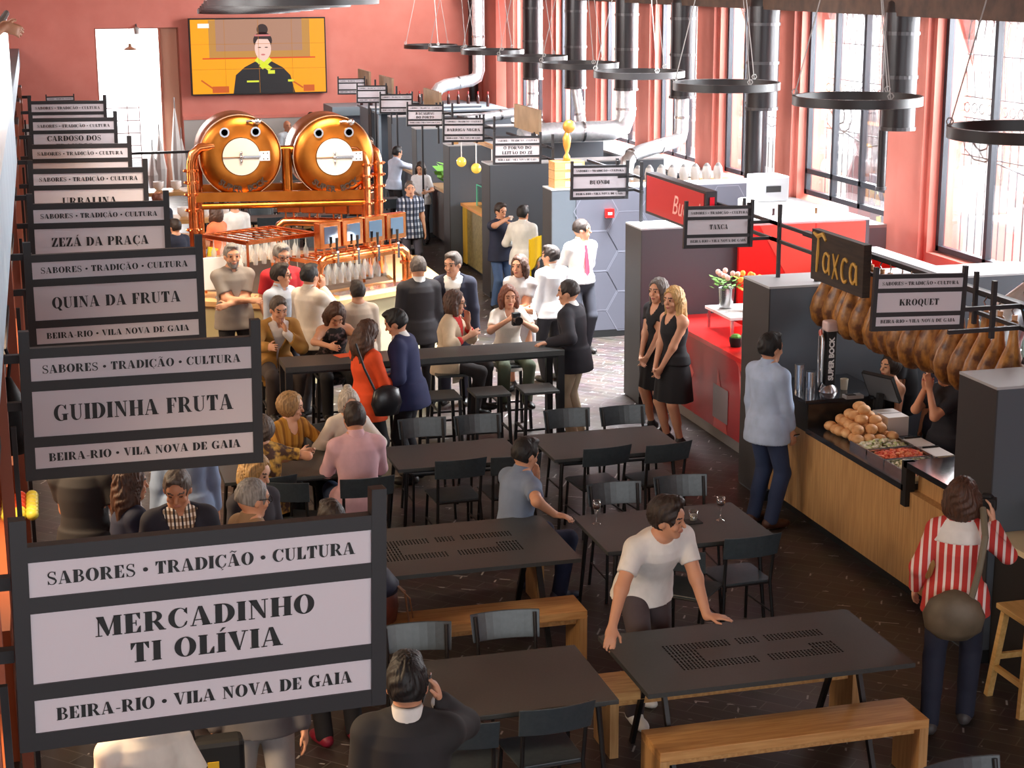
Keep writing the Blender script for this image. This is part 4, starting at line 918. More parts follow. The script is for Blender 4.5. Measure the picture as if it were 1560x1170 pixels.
stroke([(.05, .42), (.14, .4), (.24, .43), (.3, .38)], .022); stroke([(.15, .4), (.15, .25), (.13, .08)], .018)
el = lambda cx, cz, rx, rz, a0, a1: [(cx+rx*math.cos(math.radians(a0+(a1-a0)*i/12)), cz+rz*math.sin(math.radians(a0+(a1-a0)*i/12))) for i in range(13)]
stroke(el(.32, .19, .055, .085, 40, 370)); stroke([(.375, .27), (.375, .18), (.39, .09)]); stroke([(.45, .29), (.5, .18), (.56, .08)]); stroke([(.56, .3), (.5, .18), (.45, .07)]); stroke(el(.69, .18, .06, .1, 50, 310), .016); stroke(el(.85, .18, .055, .085, 40, 370), .016); stroke([(.905, .26), (.905, .17), (.92, .09)], .016)
lt.build('lettering', pbr('ochre paint', S(206, 160, 74), .6), tb)
# hams on a rail
def ham_mesh():
    mb = MB(); pr = [(.012, .02), (.03, 0), (.034, -.1), (.045, -.2), (.075, -.3), (.11, -.42), (.125, -.54), (.105, -.66), (.06, -.73), (.01, -.75)]
    n = 14; b0 = 0
    for r, h in pr:
        for k in range(n):
            t = 2*PI*k/n; b = .045*max(0, math.sin((-h-.2)*3.2)) if h < -.2 else 0
            mb.v.append((r*.92*math.cos(t), r*1.2*math.sin(t)+b, h*.89))
    for i in range(len(pr)-1):
        for k in range(n): a = i*n+k; c = i*n+(k+1) % n; mb.f.append((a, a+n, c+n, c)); mb.m.append(0)
    mb.f.append(tuple(range(n))); mb.m.append(0); return mb
HAM = noisy('cured ham', S(84, 46, 22), S(186, 128, 58), 13, .42, (1, 1, .7), 9, .7, .36, .66)
hk = thing('ham_rail', 'black hanging rail that carries the cured hams', 'rail', (0, 0, 0)); MB().beam((6.98, 11.1, 2.5), (6.98, 15.0, 2.5), .05).build('bar', BLACK, hk); MB().beam((6.98, 14.7, 2.06), (6.98, 14.7, 2.5), .04).build('upright', BLACK, hk); MB().beam((6.98, 10.9, 2.08), (6.98, 11.14, 2.5), .04).build('upright', BLACK, hk)
h0 = None
for i in range(17):
    y = 14.4-i*.2; lab = 'farthest cured ham, nearest the TAXCA partition' if i == 0 else 'paler cured ham at the near end of the row, beside the post' if i == 16 else 'mottled brown cured ham hanging in the crowded row'
    if h0 is None:
        t = thing('cured_ham', lab, 'ham', (6.98, y, 2.365), 1.4, 'cured hams hanging over the counter'); ham_mesh().build('meat', HAM, t, smooth='all'); MB().lathe([(.026, -.14), (.02, .0), (.022, .05)], n=10).build('hoof', pbr('ham shank', S(222, 170, 128), .5), t, smooth=True); MB().tube([(0, 0, .03), (.03, 0, .08), (0, 0, .125)], .006, 6).build('hook', STEEL, t); h0 = t
    else: copy_tree(h0, None, (6.98+random.uniform(-.05, .05), y, 2.365+random.uniform(-.008, .012)), 1.4+random.uniform(-.6, .6), lab)
# the wooden counter of the hams stall
wc = thing('wooden_counter', 'oak fronted counter with black worktop under the hams', 'counter', (6.46, 11.0, 0))
MB().box(.02, 0, .12, .74, 3.55, .9).build('body', WOODV, wc); MB().box(-.02, .85, .9, .77, 2.68, .95).build('worktop', pbr('black worktop', S(44, 46, 52), .16), wc); MB().box(.1, 0, 0, .7, 3.55, .12).build('plinth', BLACK, wc)
MB().box(0, 2.7, .9, .75, 3.55, 1.17).build('bar_block', BLACK, wc); MB().box(-.03, 2.68, 1.17, .8, 3.55, 1.2).build('bar_top', pbr('bar top gloss', S(38, 40, 46), .1), wc); MB().box(.1, .05, .9, .72, .82, 1.1).build('near_block', WOODV, wc); MB().box(-.02, 0, 1.1, .77, .85, 1.15).build('near_shelf', pbr('bar top gloss', S(38, 40, 46), .1), wc); MB().box(-.02, .8, .78, .06, .88, 1.15).build('shelf_end', BLACK, wc)
MB().box(-.01, 2.655, .95, .74, 2.67, 1.17).build('steel_splash', pbr('splash dark', S(60, 56, 54), .15, .6), wc)
BUN = noisy('bread crust', S(206, 146, 90), S(238, 192, 138), 9, .6, (1,1,1), 3, .2)
b0 = None; pile = []
for lz, (nx, ny) in enumerate(((6, 4), (5, 3), (3, 2), (2, 1))):
    for i in range(nx):
        for j in range(ny): pile.append((6.78+.105*(j-(ny-1)/2), 13.28+.104*(i-(nx-1)/2), .972+.07*lz))
for i, (x, y, z) in enumerate(pile):
    loc = (x+random.uniform(-.022, .022), y+random.uniform(-.022, .022), z+random.uniform(-.008, .012))
    if b0 is None:
        b0 = thing('bread_roll', 'round bread roll in the heap on the oak counter', 'bread', loc, 0, 'bread rolls heaped on the counter'); MB().ball((0, 0, .02), (.062, .054, .045), 14, 9).build('crust', BUN, b0, smooth='all')
    else: copy_tree(b0, None, loc, random.uniform(0, 6))
def tray(x, y, w, d, label, food, cols, n):
    t = thing('food_tray', label, 'tray', (x, y, .95)); m = MB(); m.box(0, 0, 0, w, d, .012); [m.box(*a) for a in ((0, 0, .012, w, .01, .05), (0, d-.01, .012, w, d, .05), (0, .01, .012, .01, d-.01, .05), (w-.01, .01, .012, w, d-.01, .05))]; m.build('pan', STEEL, t)
    f = MB()
    for i in range(n):
        f.cm = random.randrange(len(cols)); a = random.uniform(0, 3); sx, sy, sz = random.uniform(.012, .026), random.uniform(.01, .022), random.uniform(.008, .018); cx, cy = random.uniform(.03, w-.03), random.uniform(.03, d-.03); dz = .055*math.sin(PI*cx/w)*math.sin(PI*cy/d)
        f.ball((cx, cy, .02+dz*random.uniform(.3, 1.0)), (sx, sy, sz), 6, 4)
    tag(f.build(food, cols, t), kind='stuff')
c_ = lambda *a: pbr('food %d %d %d' % a, S(*a), .6)
tray(6.55, 12.72, .45, .3, 'steel tray of pale green chopped salad beside the bread heap', 'chopped_salad', [c_(214, 214, 178), c_(190, 200, 140), c_(226, 220, 200)], 190)
tray(6.55, 12.4, .45, .3, 'steel tray of orange red chopped tomato', 'chopped_tomato', [c_(224, 110, 70), c_(236, 150, 100), c_(210, 84, 56)], 190)
tray(6.55, 12.08, .4, .3, 'steel tray of white cheese and herb salad', 'cheese_salad', [c_(226, 216, 190), c_(206, 196, 150), c_(120, 120, 70)], 170)
tray(6.55, 11.88, .34, .19, 'small tray of golden fried pieces near the black shelf', 'fried_pieces', [c_(226, 150, 60), c_(214, 130, 50)], 70)
tray(7.0, 11.95, .2, .4, 'shallow tray of beige shavings behind the salads', 'shaved_cheese', [c_(224, 202, 160), c_(206, 180, 130)], 90)
for i, (y, l) in enumerate(((12.72, 'white porcelain dish behind the green salad tray'), (12.4, 'white porcelain dish behind the tomato tray'))):
    t = thing('serving_dish', l, 'dish', (7.02, y, .95)); MB().box(0, 0, .0, .19, .26, .04).build('dish', WHITE, t, bevel=.015); MB().box(.02, .24, .04, .17, .25, .055).build('handle', BLACK, t)
bx = thing('cardboard_box', 'white carton standing behind the bread heap', 'box', (7.0, 13.2, .95)); MB().box(0, 0, 0, .2, .3, .17).build('carton', WHITE, bx); MB().box(.0, .14, .17, .2, .16, .173).build('tape', TOPW, bx)
tp_ = thing('beer_tap', 'tall black and chrome SUPER BOCK beer tap tower on the counter end', 'beer tap', (6.78, 13.96, 1.2))
MB().box(-.05, -.05, .06, .05, .05, .56).build('column', BLACK, tp_, bevel=.01); MB().lathe([(.09, 0), (.08, .03), (.05, .07)], n=16).build('base', STEEL, tp_, smooth=True)
MB().box(-.06, -.06, .56, .06, .06, .66).build('head', pbr('tap badge', S(216, 190, 184), .3), tp_, bevel=.02); MB().tube([(-.085, -.03, .1), (-.085, -.03, .5), (-.085, -.0, .58), (-.085, .03, .5), (-.085, .03, .1), (-.085, 0, .03), (-.085, -.03, .1)], .016, 8).build('spout_loop', STEEL, tp_, smooth=True); MB().lathe([(.03, 0), (.03, .01)], c=(-.1, 0, .55), n=14, axis='x').build('badge', pbr('badge red', S(214, 110, 96), .4), tp_)
sans('SUPER BOCK', .068, WHITE, tp_, 'lettering', 0, (.0, -.052, .31), (PI/2, -PI/2, 0), .001, .003)
for i, (x, y, h, l) in enumerate(((6.53, 14.04, .25, 'tall steel beaker left of the beer tap'), (6.6, 13.95, .2, 'shorter steel beaker in front of the beer tap'))):
    t = thing('steel_beaker', l, 'beaker', (x, y, 1.2)); MB().lathe([(.042, 0), (.045, h), (.04, h), (.038, .02), (0, .02)], n=18, cap=False).build('body', STEEL, t, smooth=True); MB().lathe([(.047, h-.006), (.047, h)], n=18).build('rim', STEEL, t)
t = thing('paper_cup', 'beige paper cup right of the beer tap', 'cup', (6.95, 13.98, 1.2)); MB().lathe([(.03, 0), (.038, .1), (.034, .1), (.028, .01), (0, .01)], n=14, cap=False).build('cup', pbr('paper beige', S(196, 190, 172), .7), t)
po = thing('sales_terminal', 'black touch screen till on a stand facing the bartender', 'till', (7.08, 13.56, .95)); MB().box(-.12, -.1, 0, .12, .1, .03).build('base', BLACK, po); MB().beam((0, 0, .03), (.02, 0, .3), .05).build('stand', BLACK, po)
s_ = MB(); s_.box(-.17, -.018, -.14, .17, .018, .14); sp = s_.build('screen', BLACK, po); sp.location = (.03, 0, .36); sp.rotation_euler = (.5, 0, -1.15); q = MB().box(-.16, -.02, -.13, .16, -.0185, .13).build('bezel', pbr('till grey', S(90, 94, 98), .3), sp); MB().poly([(-.05, .0195, .03), (.05, .0195, .03), (.05, .0195, .09), (-.05, .0195, .09)]).build('green_light', pbr('till light', S(20, 60, 40), .4, emit=S(30, 190, 120), es=.8), sp)
mn = thing('card_reader', 'grey card reader beside the till', 'card reader', (6.8, 13.62, 1.2)); MB().box(0, 0, 0, .17, .09, .03).build('body', pbr('reader grey', S(150, 150, 150), .4), mn); MB().box(.02, .01, .03, .1, .08, .034).build('keys', BLACK, mn)
gs = thing('bottle_shelf', 'pale shelf unit full of clear glasses behind the bartenders', 'shelf', (8.2, 12.6, 0))
MB().box(0, 0, 0, .3, 1.6, .05).box(0, 0, .55, .3, 1.6, .58).box(0, 0, 1.0, .3, 1.6, 1.03).box(0, 0, 1.45, .3, 1.6, 1.48).box(.3, 0, 0, .33, 1.6, 1.75).build('shelves', pbr('shelf pale', S(206, 220, 216), .5), gs)
g0 = None
for k in range(3):
    for i in range(11):
        loc = (8.3, 12.68+i*.14, (.58, 1.03, 1.48)[k])
        if g0 is None: g0 = thing('tumbler', 'one of the clear tumblers on the pale shelves behind the bartenders', 'glass', loc, 0, 'tumblers on the pale shelves'); MB().lathe([(.045, 0), (.055, .28), (.05, .28), (.04, .01)], n=12, cap=False).build('glass', pbr('tumbler glass', S(196, 216, 214), .12, alpha=.8), g0, smooth='all')
        else: copy_tree(g0, None, loc)
rk = thing('rooster_figure', 'small painted rooster with red comb on the near partition top', 'figurine', (7.0, 11.05, 2.5)); MB().lathe([(.06, -.42), (.05, -.38), (.015, -.34), (.015, -.02), (.06, .05), (.075, .12), (.04, .2), (.02, .28), (.025, .32), (.005, .36)], n=14).build('body', pbr('rooster black', S(40, 40, 48), .4), rk, smooth='all'); MB().lathe([(.03, .34), (.035, .38), (.005, .44)], n=8).ball((-.05, 0, .1), .03, 8, 5).build('comb', pbr('comb orange', S(236, 120, 30), .5), rk); MB().lathe([(.07, -.02), (.065, .06), (.04, .06)], n=12).build('skirt', pbr('rooster blue', S(60, 150, 200), .5), rk)
# the stall at the right edge
sh = thing('display_counter', 'dark counter with beige top at the right edge', 'counter', (6.42, 8.6, 0)); MB().box(.02, 0, 0, 1.2, 1.84, .96).build('body', pbr('counter black', S(30, 27, 27), .6), sh); MB().box(-.03, 0, .96, 1.2, 1.84, 1.0).build('worktop', pbr('beige top', S(226, 208, 170), .4), sh)
gc = thing('glass_case', 'green edged glass display case on the beige counter', 'display case', (6.62, 9.2, 1.0)); MB().box(0, 0, 0, .8, 1.0, .012).box(0, 0, .26, .8, 1.0, .272).box(0, 0, .012, .012, 1.0, .26).box(.788, 0, .012, .8, 1.0, .26).build('panes', GREENG, gc)
e_ = MB()
for a in (((0, 0, .26), (0, 1, .26)), ((0, 0, .26), (.8, 0, .26)), ((0, 1, .26), (.8, 1, .26)), ((0, 0, 0), (0, 0, .26)), ((0, 1, 0), (0, 1, .26)), ((0, 0, .005), (0, 1, .005))): e_.beam(a[0], a[1], .014)
e_.build('glass_edge', pbr('glass edge green', S(110, 206, 168), .2), gc)
rf = thing('refrigerator', 'grey blue appliance side right of the near partition', 'appliance', (6.98, 10.2, 1.02)); MB().box(0, 0, 0, .6, .22, 1.04).build('casing', pbr('appliance grey', S(116, 128, 138), .5), rf); MB().box(.12, -.01, .1, .6, 0, .6).build('door', pbr('appliance dark', S(40, 40, 44), .4), rf)
# farther stalls, simplified but whole
def counter(x, y0, y1, h, w, label, body, top, edge=None, kick=True):
    t = thing('stall_counter', label, 'counter', (x, y0, 0)); MB().box(.02, 0, .08, w, y1-y0, h-.05).build('body', body, t); MB().box(-.03, -.02, h-.05, w+.03, y1-y0+.02, h).build('worktop', top, t); MB().box(.08, 0, 0, w-.05, y1-y0, .08).build('plinth', BLACK, t)
    if edge: MB().box(.0, y1-y0-.25, .08, .018, y1-y0, h-.05).build('end_panel', edge, t)
    return t
GOLD = noisy('gold tile', S(110, 96, 56), S(150, 132, 84), 24, .35)
counter(6.86, 26.0, 28.45, 1.1, .8, 'counter faced in gold mosaic with orange wood top', GOLD, pbr('orange wood', S(222, 150, 80), .4), pbr('mustard', S(206, 164, 50), .5))
c2 = counter(7.05, 29.0, 31.75, 1.05, .8, 'dark counter with produce under the BACALHAU sign', pbr('brown counter', S(70, 58, 54), .5), pbr('tan top', S(196, 160, 120), .5)); counter(7.1, 32.3, 34.5, 1.05, .8, 'grey counter where a seated crowd leans, far right', GREY, pbr('tan top', S(196, 160, 120), .5))
ys_ = thing('standing_banner', 'curved yellow banner beside the grey partition', 'banner', (6.66, 23.5, 0)); q = MB(); [q.poly([(.02*math.sin(k), -k*.09, .75+.05*k), (.02*math.sin(k+1), -(k+1)*.09, .75+.05*(k+1)), (.02*math.sin(k+1), -(k+1)*.09, 1.24+.02*k), (.02*math.sin(k), -k*.09, 1.2+.02*k)]) for k in range(6)]; qo = q.build('cloth', pbr('banner yellow', S(224, 190, 30), .6), ys_); md = qo.modifiers.new('s', 'SOLIDIFY'); md.thickness = .02; MB().beam((0, .02, 0), (0, .02, 1.2), .03).build('pole', pbr('banner yellow', S(224, 190, 30), .6), ys_)
gd = thing('glass_case', 'small glass case with dishes on the gold counter', 'display case', (7.0, 26.6, 1.1)); MB().box(0, 0, 0, .55, 1.4, .01).box(0, 0, .36, .55, 1.4, .37).box(0, 0, .01, .01, 1.4, .36).box(0, 0, .01, .55, .01, .36).build('panes', GREENG, gd); MB().beam((0, 0, .36), (0, 1.4, .36), .015).beam((0, 1.4, 0), (0, 1.4, .36), .015).build('glass_edge', pbr('glass edge green', S(110, 206, 168), .2), gd)
for i, (x, y) in enumerate(((7.25, 27.6), (7.25, 27.1))): t = thing('serving_bowl', 'pale bowl inside the glass case, %s one' % ('farther', 'nearer')[i], 'bowl', (x, y, 1.115)); MB().lathe([(.04, 0), (.1, .09), (.09, .09), (.03, .02)], n=14).build('bowl', WHITE, t, smooth=True); MB().ball((0, 0, .08), (.07, .07, .05), 8, 5).build('food', pbr('food 226 150 60', S(226, 180, 100), .6), t)
for i in range(3):
    t = thing('globe_lamp', 'amber globe bulb over the gold counter, %s of three' % ('nearest', 'middle', 'farthest')[i], 'lamp', (6.8, 26.2+1.02*i, 1.82), 0, 'amber globe bulbs over the gold counter'); MB().ball((0, 0, 0), .085, 14, 10).build('bulb', pbr('amber bulb', S(226, 190, 100), .1, emit=S(255, 200, 60), es=.35), t, smooth='all'); MB().tube([(0, 0, .08), (0, 0, .43)], .01, 6).build('cord', WHITE, t)
bm = thing('lamp_beam', 'wooden beam holding the amber globes', 'beam', (0, 0, 0)); MB().beam((6.8, 25.9, 2.27), (6.8, 28.9, 2.27), .06).build('bar', WOODY, bm); MB().beam((6.8, 28.7, 2.08), (6.8, 28.7, 2.24), .1).beam((6.8, 25.9, 2.08), (6.8, 25.9, 2.24), .08).build('end_block', WOODY, bm)
gp = thing('herb_planter', 'orange planter of bright green herbs on the far counter', 'plant', (7.3, 30.6, 1.05)); MB().box(-.18, -.18, 0, .18, .18, .16).build('pot', pbr('planter orange', S(214, 130, 70), .6), gp); q = MB()
for i in range(150):
    a, r, h = random.uniform(0, 6.3), random.uniform(0, .34), random.uniform(.12, .42); p = Vector((r*math.cos(a), r*math.sin(a), h)); d = Vector((random.gauss(0, .06), random.gauss(0, .06), .05)); w = Vector((random.gauss(0, .05), random.gauss(0, .05), random.gauss(0, .03))); q.poly([p, p+d+w, p+d*2, p+d-w])
q.build('foliage', pbr('herb green', S(110, 176, 60), .6), gp)
for i in range(3):
    t = thing('wooden_crate', 'pale wine crate stacked on the BUONDI partition top, %s' % ('lowest', 'middle', 'topmost')[i], 'crate', (6.65, 22.24, 2.08+.12*i), 0, 'wine crates on a partition top'); MB().box(0, 0, 0, .42, .3, .115).build('box', WOOD, t); MB().box(.15, -.004, .02, .38, 0, .09).build('label_plate', WHITE, t)
tr = thing('trophy_figure', 'golden carved figure on the wine crates', 'figurine', (6.86, 22.38, 2.44)); MB().lathe([(.05, 0), (.05, .05), (.02, .1), (.05, .2), (.06, .3), (.02, .4)], n=12).build('body', pbr('gilt', S(196, 140, 60), .4, .3), tr, smooth='all'); MB().ball((.03, 0, .46), (.09, .06, .09), 10, 8).build('head', pbr('gilt', S(196, 140, 60), .4, .3), tr, smooth='all')
for i in range(12):
    t = thing('ceramic_jar', 'one of the white jars on the shelf behind the LEITÃO stall', 'jar', (7.7+.18*i, 23.9, 1.92), 0, 'white jars on a back shelf'); MB().lathe([(.06, 0), (.075, .1), (.06, .18), (.05, .2)], n=12).build('body', WHITE, t, smooth=True); MB().lathe([(.05, .2), (.02, .24)], n=10).build('lid', TOPW, t)
js = thing('jar_shelf', 'orange wood shelf with white jars behind the LEITÃO stall', 'shelf', (7.5, 23.8, 1.88)); MB().box(0, 0, 0, 2.4, .3, .04).build('board', WOOD, js); MB().box(0, .1, -1.88, .06, .2, 0).box(2.3, .1, -1.88, 2.36, .2, 0).build('bracket', GREY, js)
cm_ = thing('coffee_machine', 'white coffee machine on the ledge under the window', 'coffee machine', (8.7, 20.3, 1.76)); MB().box(0, 0, 0, .6, .5, .3).build('body', WHITE, cm_, bevel=.03); MB().box(.08, -.02, .3, .5, .4, .62).build('hopper', TOPW, cm_, bevel=.02); MB().box(.18, -.03, .42, .38, -.02, .5).build('display', BLACK, cm_)
lg2 = thing('service_ledge', 'pale ledge along the back of the red stall carrying machines', 'ledge', (8.3, 19.0, 0)); MB().box(0, 0, 1.72, .95, 2.2, 1.76).build('top', TOPW, lg2); MB().box(.05, .05, 0, .92, 2.15, 1.72).build('base', BGREY, lg2)
for i, (x, y, m) in enumerate(((8.6, 19.4, 'dark'), (8.5, 19.9, 'dark'), (9.12, 19.3, 'amber'))):
    t = thing('bottle', ('dark wine bottle left of the coffee machine', 'dark wine bottle behind the Buondi board', 'amber bottle right of the coffee machine')[i], 'bottle', (x, y, 1.76)); MB().lathe([(.04, 0), (.04, .2), (.015, .28), (.015, .34)], n=10).build('glass', pbr('bottle '+m, S(60, 30, 34) if m == 'dark' else S(120, 80, 40), .2), t, smooth=True); MB().lathe([(.041, .06), (.041, .15)], n=10).build('wrap_label', WHITE, t)
cb = thing('crate_board', 'small brown board tilted on the rails behind the LEITÃO sign', 'board', (6.7, 23.2, 2.72)); MB().box(0, 0, 0, .04, 1.3, .34).build('plank', noisy('brown plank', S(150, 124, 96), S(168, 140, 110), 4, .7), cb); MB().box(-.0, 0, -.02, .04, .05, 0).build('batten', BLACK, cb)
for y, l in ((29.4, 'small brown board on the rails behind the BACALHAU sign'), (33.6, 'small brown board, second from the far end'), (36.0, 'small brown board at the far end of the rails')): t = thing('crate_board', l, 'board', (6.7, y, 2.605)); MB().box(0, 0, 0, .04, 1.3, .3).build('plank', noisy('brown plank', S(150, 124, 96), S(168, 140, 110), 4, .7), t); MB().beam((.02, .2, -.6), (.02, .2, 0), .03).build('post', SFR, t)
# ================================================================== LEFT HAND STALLS, mostly behind the signs
for i, y in enumerate((6.4, 10.4, 14.3, 18.2, 21.7, 25.1, 29.6, 33.4)):
    t = thing('market_stall', 'terracotta market stall behind the %s left sign' % ORD[i], 'stall', (-.34, y, 0), 0, 'terracotta stalls along the left'); MB().beam((0, 0, 0), (0, 0, 2.9), .07).build('post', TERRA, t); MB().beam((-.1, 3.2, 0), (-.1, 3.2, 2.9), .07).build('post', TERRA, t)
    MB().beam((-.02, -.02, 2.43), (-.02, 3.2, 2.43), .06).beam((-.02, -.02, 2.72), (-.02, 3.2, 2.72), .06).beam((.02, 0, 2.43), (.2, 0, 2.43), .05).beam((.02, 0, 2.72), (.2, 0, 2.72), .05).build('rail', SFR, t); MB().beam((.06, .02, 0), (.06, .02, 2.3), .03).build('sign_post', SFR, t)
    MB().box(-.9, .3, .0, -.06, 3.0, .9).build('counter', pbr('orange counter', S(186, 98, 58), .5), t); MB().box(-2.6, 2.6, 0, -.2, 2.7, 2.5).build('back_panel', pbr('stall grey', S(150, 130, 118), .7), t)
FR = [('lemon', S(226, 214, 80), 'yellow'), ('tomato', S(214, 70, 40), 'red'), ('melon', S(206, 190, 70), 'pale yellow')]
for i in range(18):
    n_, c, w = FR[i % 3] if i > 5 else FR[0]; x, y = -.44+.09*(i % 3), 13.0+.1*(i//3)
    t = MB().ball((0, 0, 0), (.05, .05, .045), 10, 7).build(n_, pbr('fruit '+n_, c, .4), None, smooth='all', loc=(x, y, .945)); tag(t, 'small %s fruit heaped on the orange counter under the GUIDINHA sign' % w, 'fruit', w+' fruit on the orange counter')
bg_ = thing('black_bag', 'black bag hanging on the stall behind the GUIDINHA sign', 'bag', (-.3, 10.75, 2.35)); MB().lathe([(.02, .18), (.06, .1), (.13, -.06), (.14, -.2), (.08, -.3), (.01, -.32)], n=14).build('sack', BLACK, bg_, smooth='all'); MB().tube([(0, 0, .16), (.02, 0, .28), (0, 0, .36)], .012, 6).build('strap', BLACK, bg_)
# ================================================================== TABLES, CHAIRS, BENCHES
GT, GC, GB = 'dark dining tables', 'black metal chairs', 'oak benches'
def table(x0, x1, y0, y1, label, z=.75, th=.03, slots=False, vleg=False, leg=.035, inset=.05, group=GT):
    cx, cy = (x0+x1)/2, (y0+y1)/2; w, d = (x1-x0)/2, (y1-y0)/2
    t = thing('dining_table' if z < .9 else 'bar_table', label, 'table', (cx, cy, 0), 0, group)
    mb = MB()
    if slots:
        # a ring of small slots cut right through the top
        xs = [-w]; n = 44; sw = 1.24*w/n
        xs = [-w]+[-.62*w+i*sw*.5 for i in range(2*n+1)]+[w]
        rows = [(-.42, -.2), (-.2, .2), (.2, .42)]
        ysl = [-d]; 
        for a, b in rows:
            for k in range(4): ysl += [d*(a+(b-a)*(k+.12)/4), d*(a+(b-a)*(k+.88)/4)]
        ysl += [d]
        nx, ny = len(xs), len(ysl)
        def hole(i, j):
            if i == 0 or i == nx-2: return False
            col = i-1
            if col % 2: return False
            if j % 2 == 0: return False
            if 9 <= j <= 16 and 14 < col < 2*n-14: return False
            if 9 <= j <= 16 and col > n: return j < 12
            if j < 9 and n-3 <= col <= n+2: return False
            if j > 16 and (n-8 <= col <= n-5 or n+8 <= col <= n+11): return False
            return True
        top = [[len(mb.v)+i*ny+j for j in range(ny)] for i in range(nx)]
        for x in xs:
            for y in ysl: mb.v.append((x, y, z))
        b0 = len(mb.v)
        for x in xs:
            for y in ysl: mb.v.append((x, y, z-th))
        T = lambda i, j: i*ny+j
        B = lambda i, j: b0+i*ny+j
        for i in range(nx-1):
            for j in range(ny-1):
                if hole(i, j):
                    for q in (((i,j),(i+1,j)), ((i+1,j),(i+1,j+1)), ((i+1,j+1),(i,j+1)), ((i,j+1),(i,j))): mb.f.append((T(*q[1]), T(*q[0]), B(*q[0]), B(*q[1]))); mb.m.append(1)
                else:
                    mb.f.append((T(i,j), T(i+1,j), T(i+1,j+1), T(i,j+1))); mb.f.append((B(i,j), B(i,j+1), B(i+1,j+1), B(i+1,j))); mb.m += [0, 0]
        for (i, j, k, l) in [(i, 0, i+1, 0) for i in range(nx-1)]+[(i+1, ny-1, i, ny-1) for i in range(nx-1)]+[(0, j+1, 0, j) for j in range(ny-1)]+[(nx-1, j, nx-1, j+1) for j in range(ny-1)]: mb.f.append((T(i,j), B(i,j), B(k,l), T(k,l))); mb.m.append(0)
        mb.build('tabletop', [TOPM, BLK], t)
    else: mb.box(-w, -d, z-th, w, d, z).build('tabletop', TOPM, t, bevel=.004)
    if vleg:
        for sx in (-1, 1):
            for sy in (-1, 1): MB().beam((sx*(w-.22), sy*.1, z-th), (sx*(w-.22), sy*(d-.06), 0), .04, .028).build('leg', BLK, t)
        MB().box(-w+.2, -.02, z-th-.04, w-.2, .02, z-th).box(-w+.2, -.2, z-th-.02, -w+.26, .2, z-th).box(w-.26, -.2, z-th-.02, w-.2, .2, z-th).build('under_frame', BLK, t)
    else:
        for sx in (-1, 1):
            for sy in (-1, 1):
                if z < .9: MB().tube([(sx*(w-inset-.05), sy*(d-inset-.05), z-th), (sx*(w-inset), sy*(d-inset), 0)], [.019, .013], 8).build('leg', BLK, t)
                else: MB().box(sx*(w-.035)-.035, sy*(d-.035)-.035, 0, sx*(w-.035)+.035, sy*(d-.035)+.035, z-th).build('leg', BLK, t)
        MB().box(-w+.06, -d+.06, z-th-.03, w-.06, -d+.09, z-th).box(-w+.06, d-.09, z-th-.03, w-.06, d-.06, z-th).build('under_frame', BLK, t)
    return t
table(3.27, 5.03, 8.98, 9.95, 'dark slotted table the white T-shirt man leans on', slots=True, vleg=True)
table(1.9, 3.08, 8.96, 9.85, 'plain dark table left of the leaning man, in front of the phone caller')
table(1.85, 3.62, 11.42, 12.5, 'dark slotted table with the seated man at its right corner', slots=True, vleg=True)
table(3.85, 5.2, 11.5, 12.4, 'dark table with the three drinking glasses')
table(4.18, 5.42, 13.98, 14.85, 'empty dark table at the right of the second row, nearest the red counter')
table(2.79, 3.95, 14.06, 14.82, 'empty dark table in the middle of the second row, right of the pink shirt')
table(1.3, 2.52, 14.08, 14.95, 'dark table where the old ladies and the pink shirted man sit')
table(2.2, 5.12, 16.76, 17.26, 'long high bar table with people gathered round', z=1.1, th=.06, group='high bar tables')
# benches
bp = None
def bench(cx, cy, label, W_=1.76, rz=0):
    global bp
    if bp is None:
        bp = thing('wooden_bench', label, 'bench', (cx, cy, 0), rz, GB)
        MB().box(-.88, -.17, .39, .88, .17, .45).build('seat', WOOD, bp, bevel=.003)
        for s in (-1, 1): MB().box(s*.85-.03, -.17, 0, s*.85+.03, .17, .39).build('leg', WOODV, bp, bevel=.003)
        MB().box(-.82, -.1, .33, .82, .1, .39).build('rail', WOODY, bp); return bp
    return copy_tree(bp, None, (cx, cy, 0), rz, label)
bench(4.165, 8.97, 'oak bench at the near side of the slotted table, bottom right'); bench(4.15, 9.86, 'oak bench on the far side of the near slotted table, behind the white T-shirt man')
bench(2.7, 11.31, 'oak bench with the backpack, on the near side of the second slotted table'); bench(2.76, 12.63, 'oak bench under the seated man with the blue grey shirt')
for i, (x, y, l) in enumerate(((2.2, 30.6, 'far oak bench left behind the copper frame post'), (2.9, 27.0, 'far oak bench left of the copper bar behind the computer'), (4.9, 27.0, 'far oak bench below the copper beam'), (4.2, 31.2, 'far oak bench under the tanks, middle'), (5.2, 33.4, 'farthest oak bench near the bald man'))): bench(x, y, l)
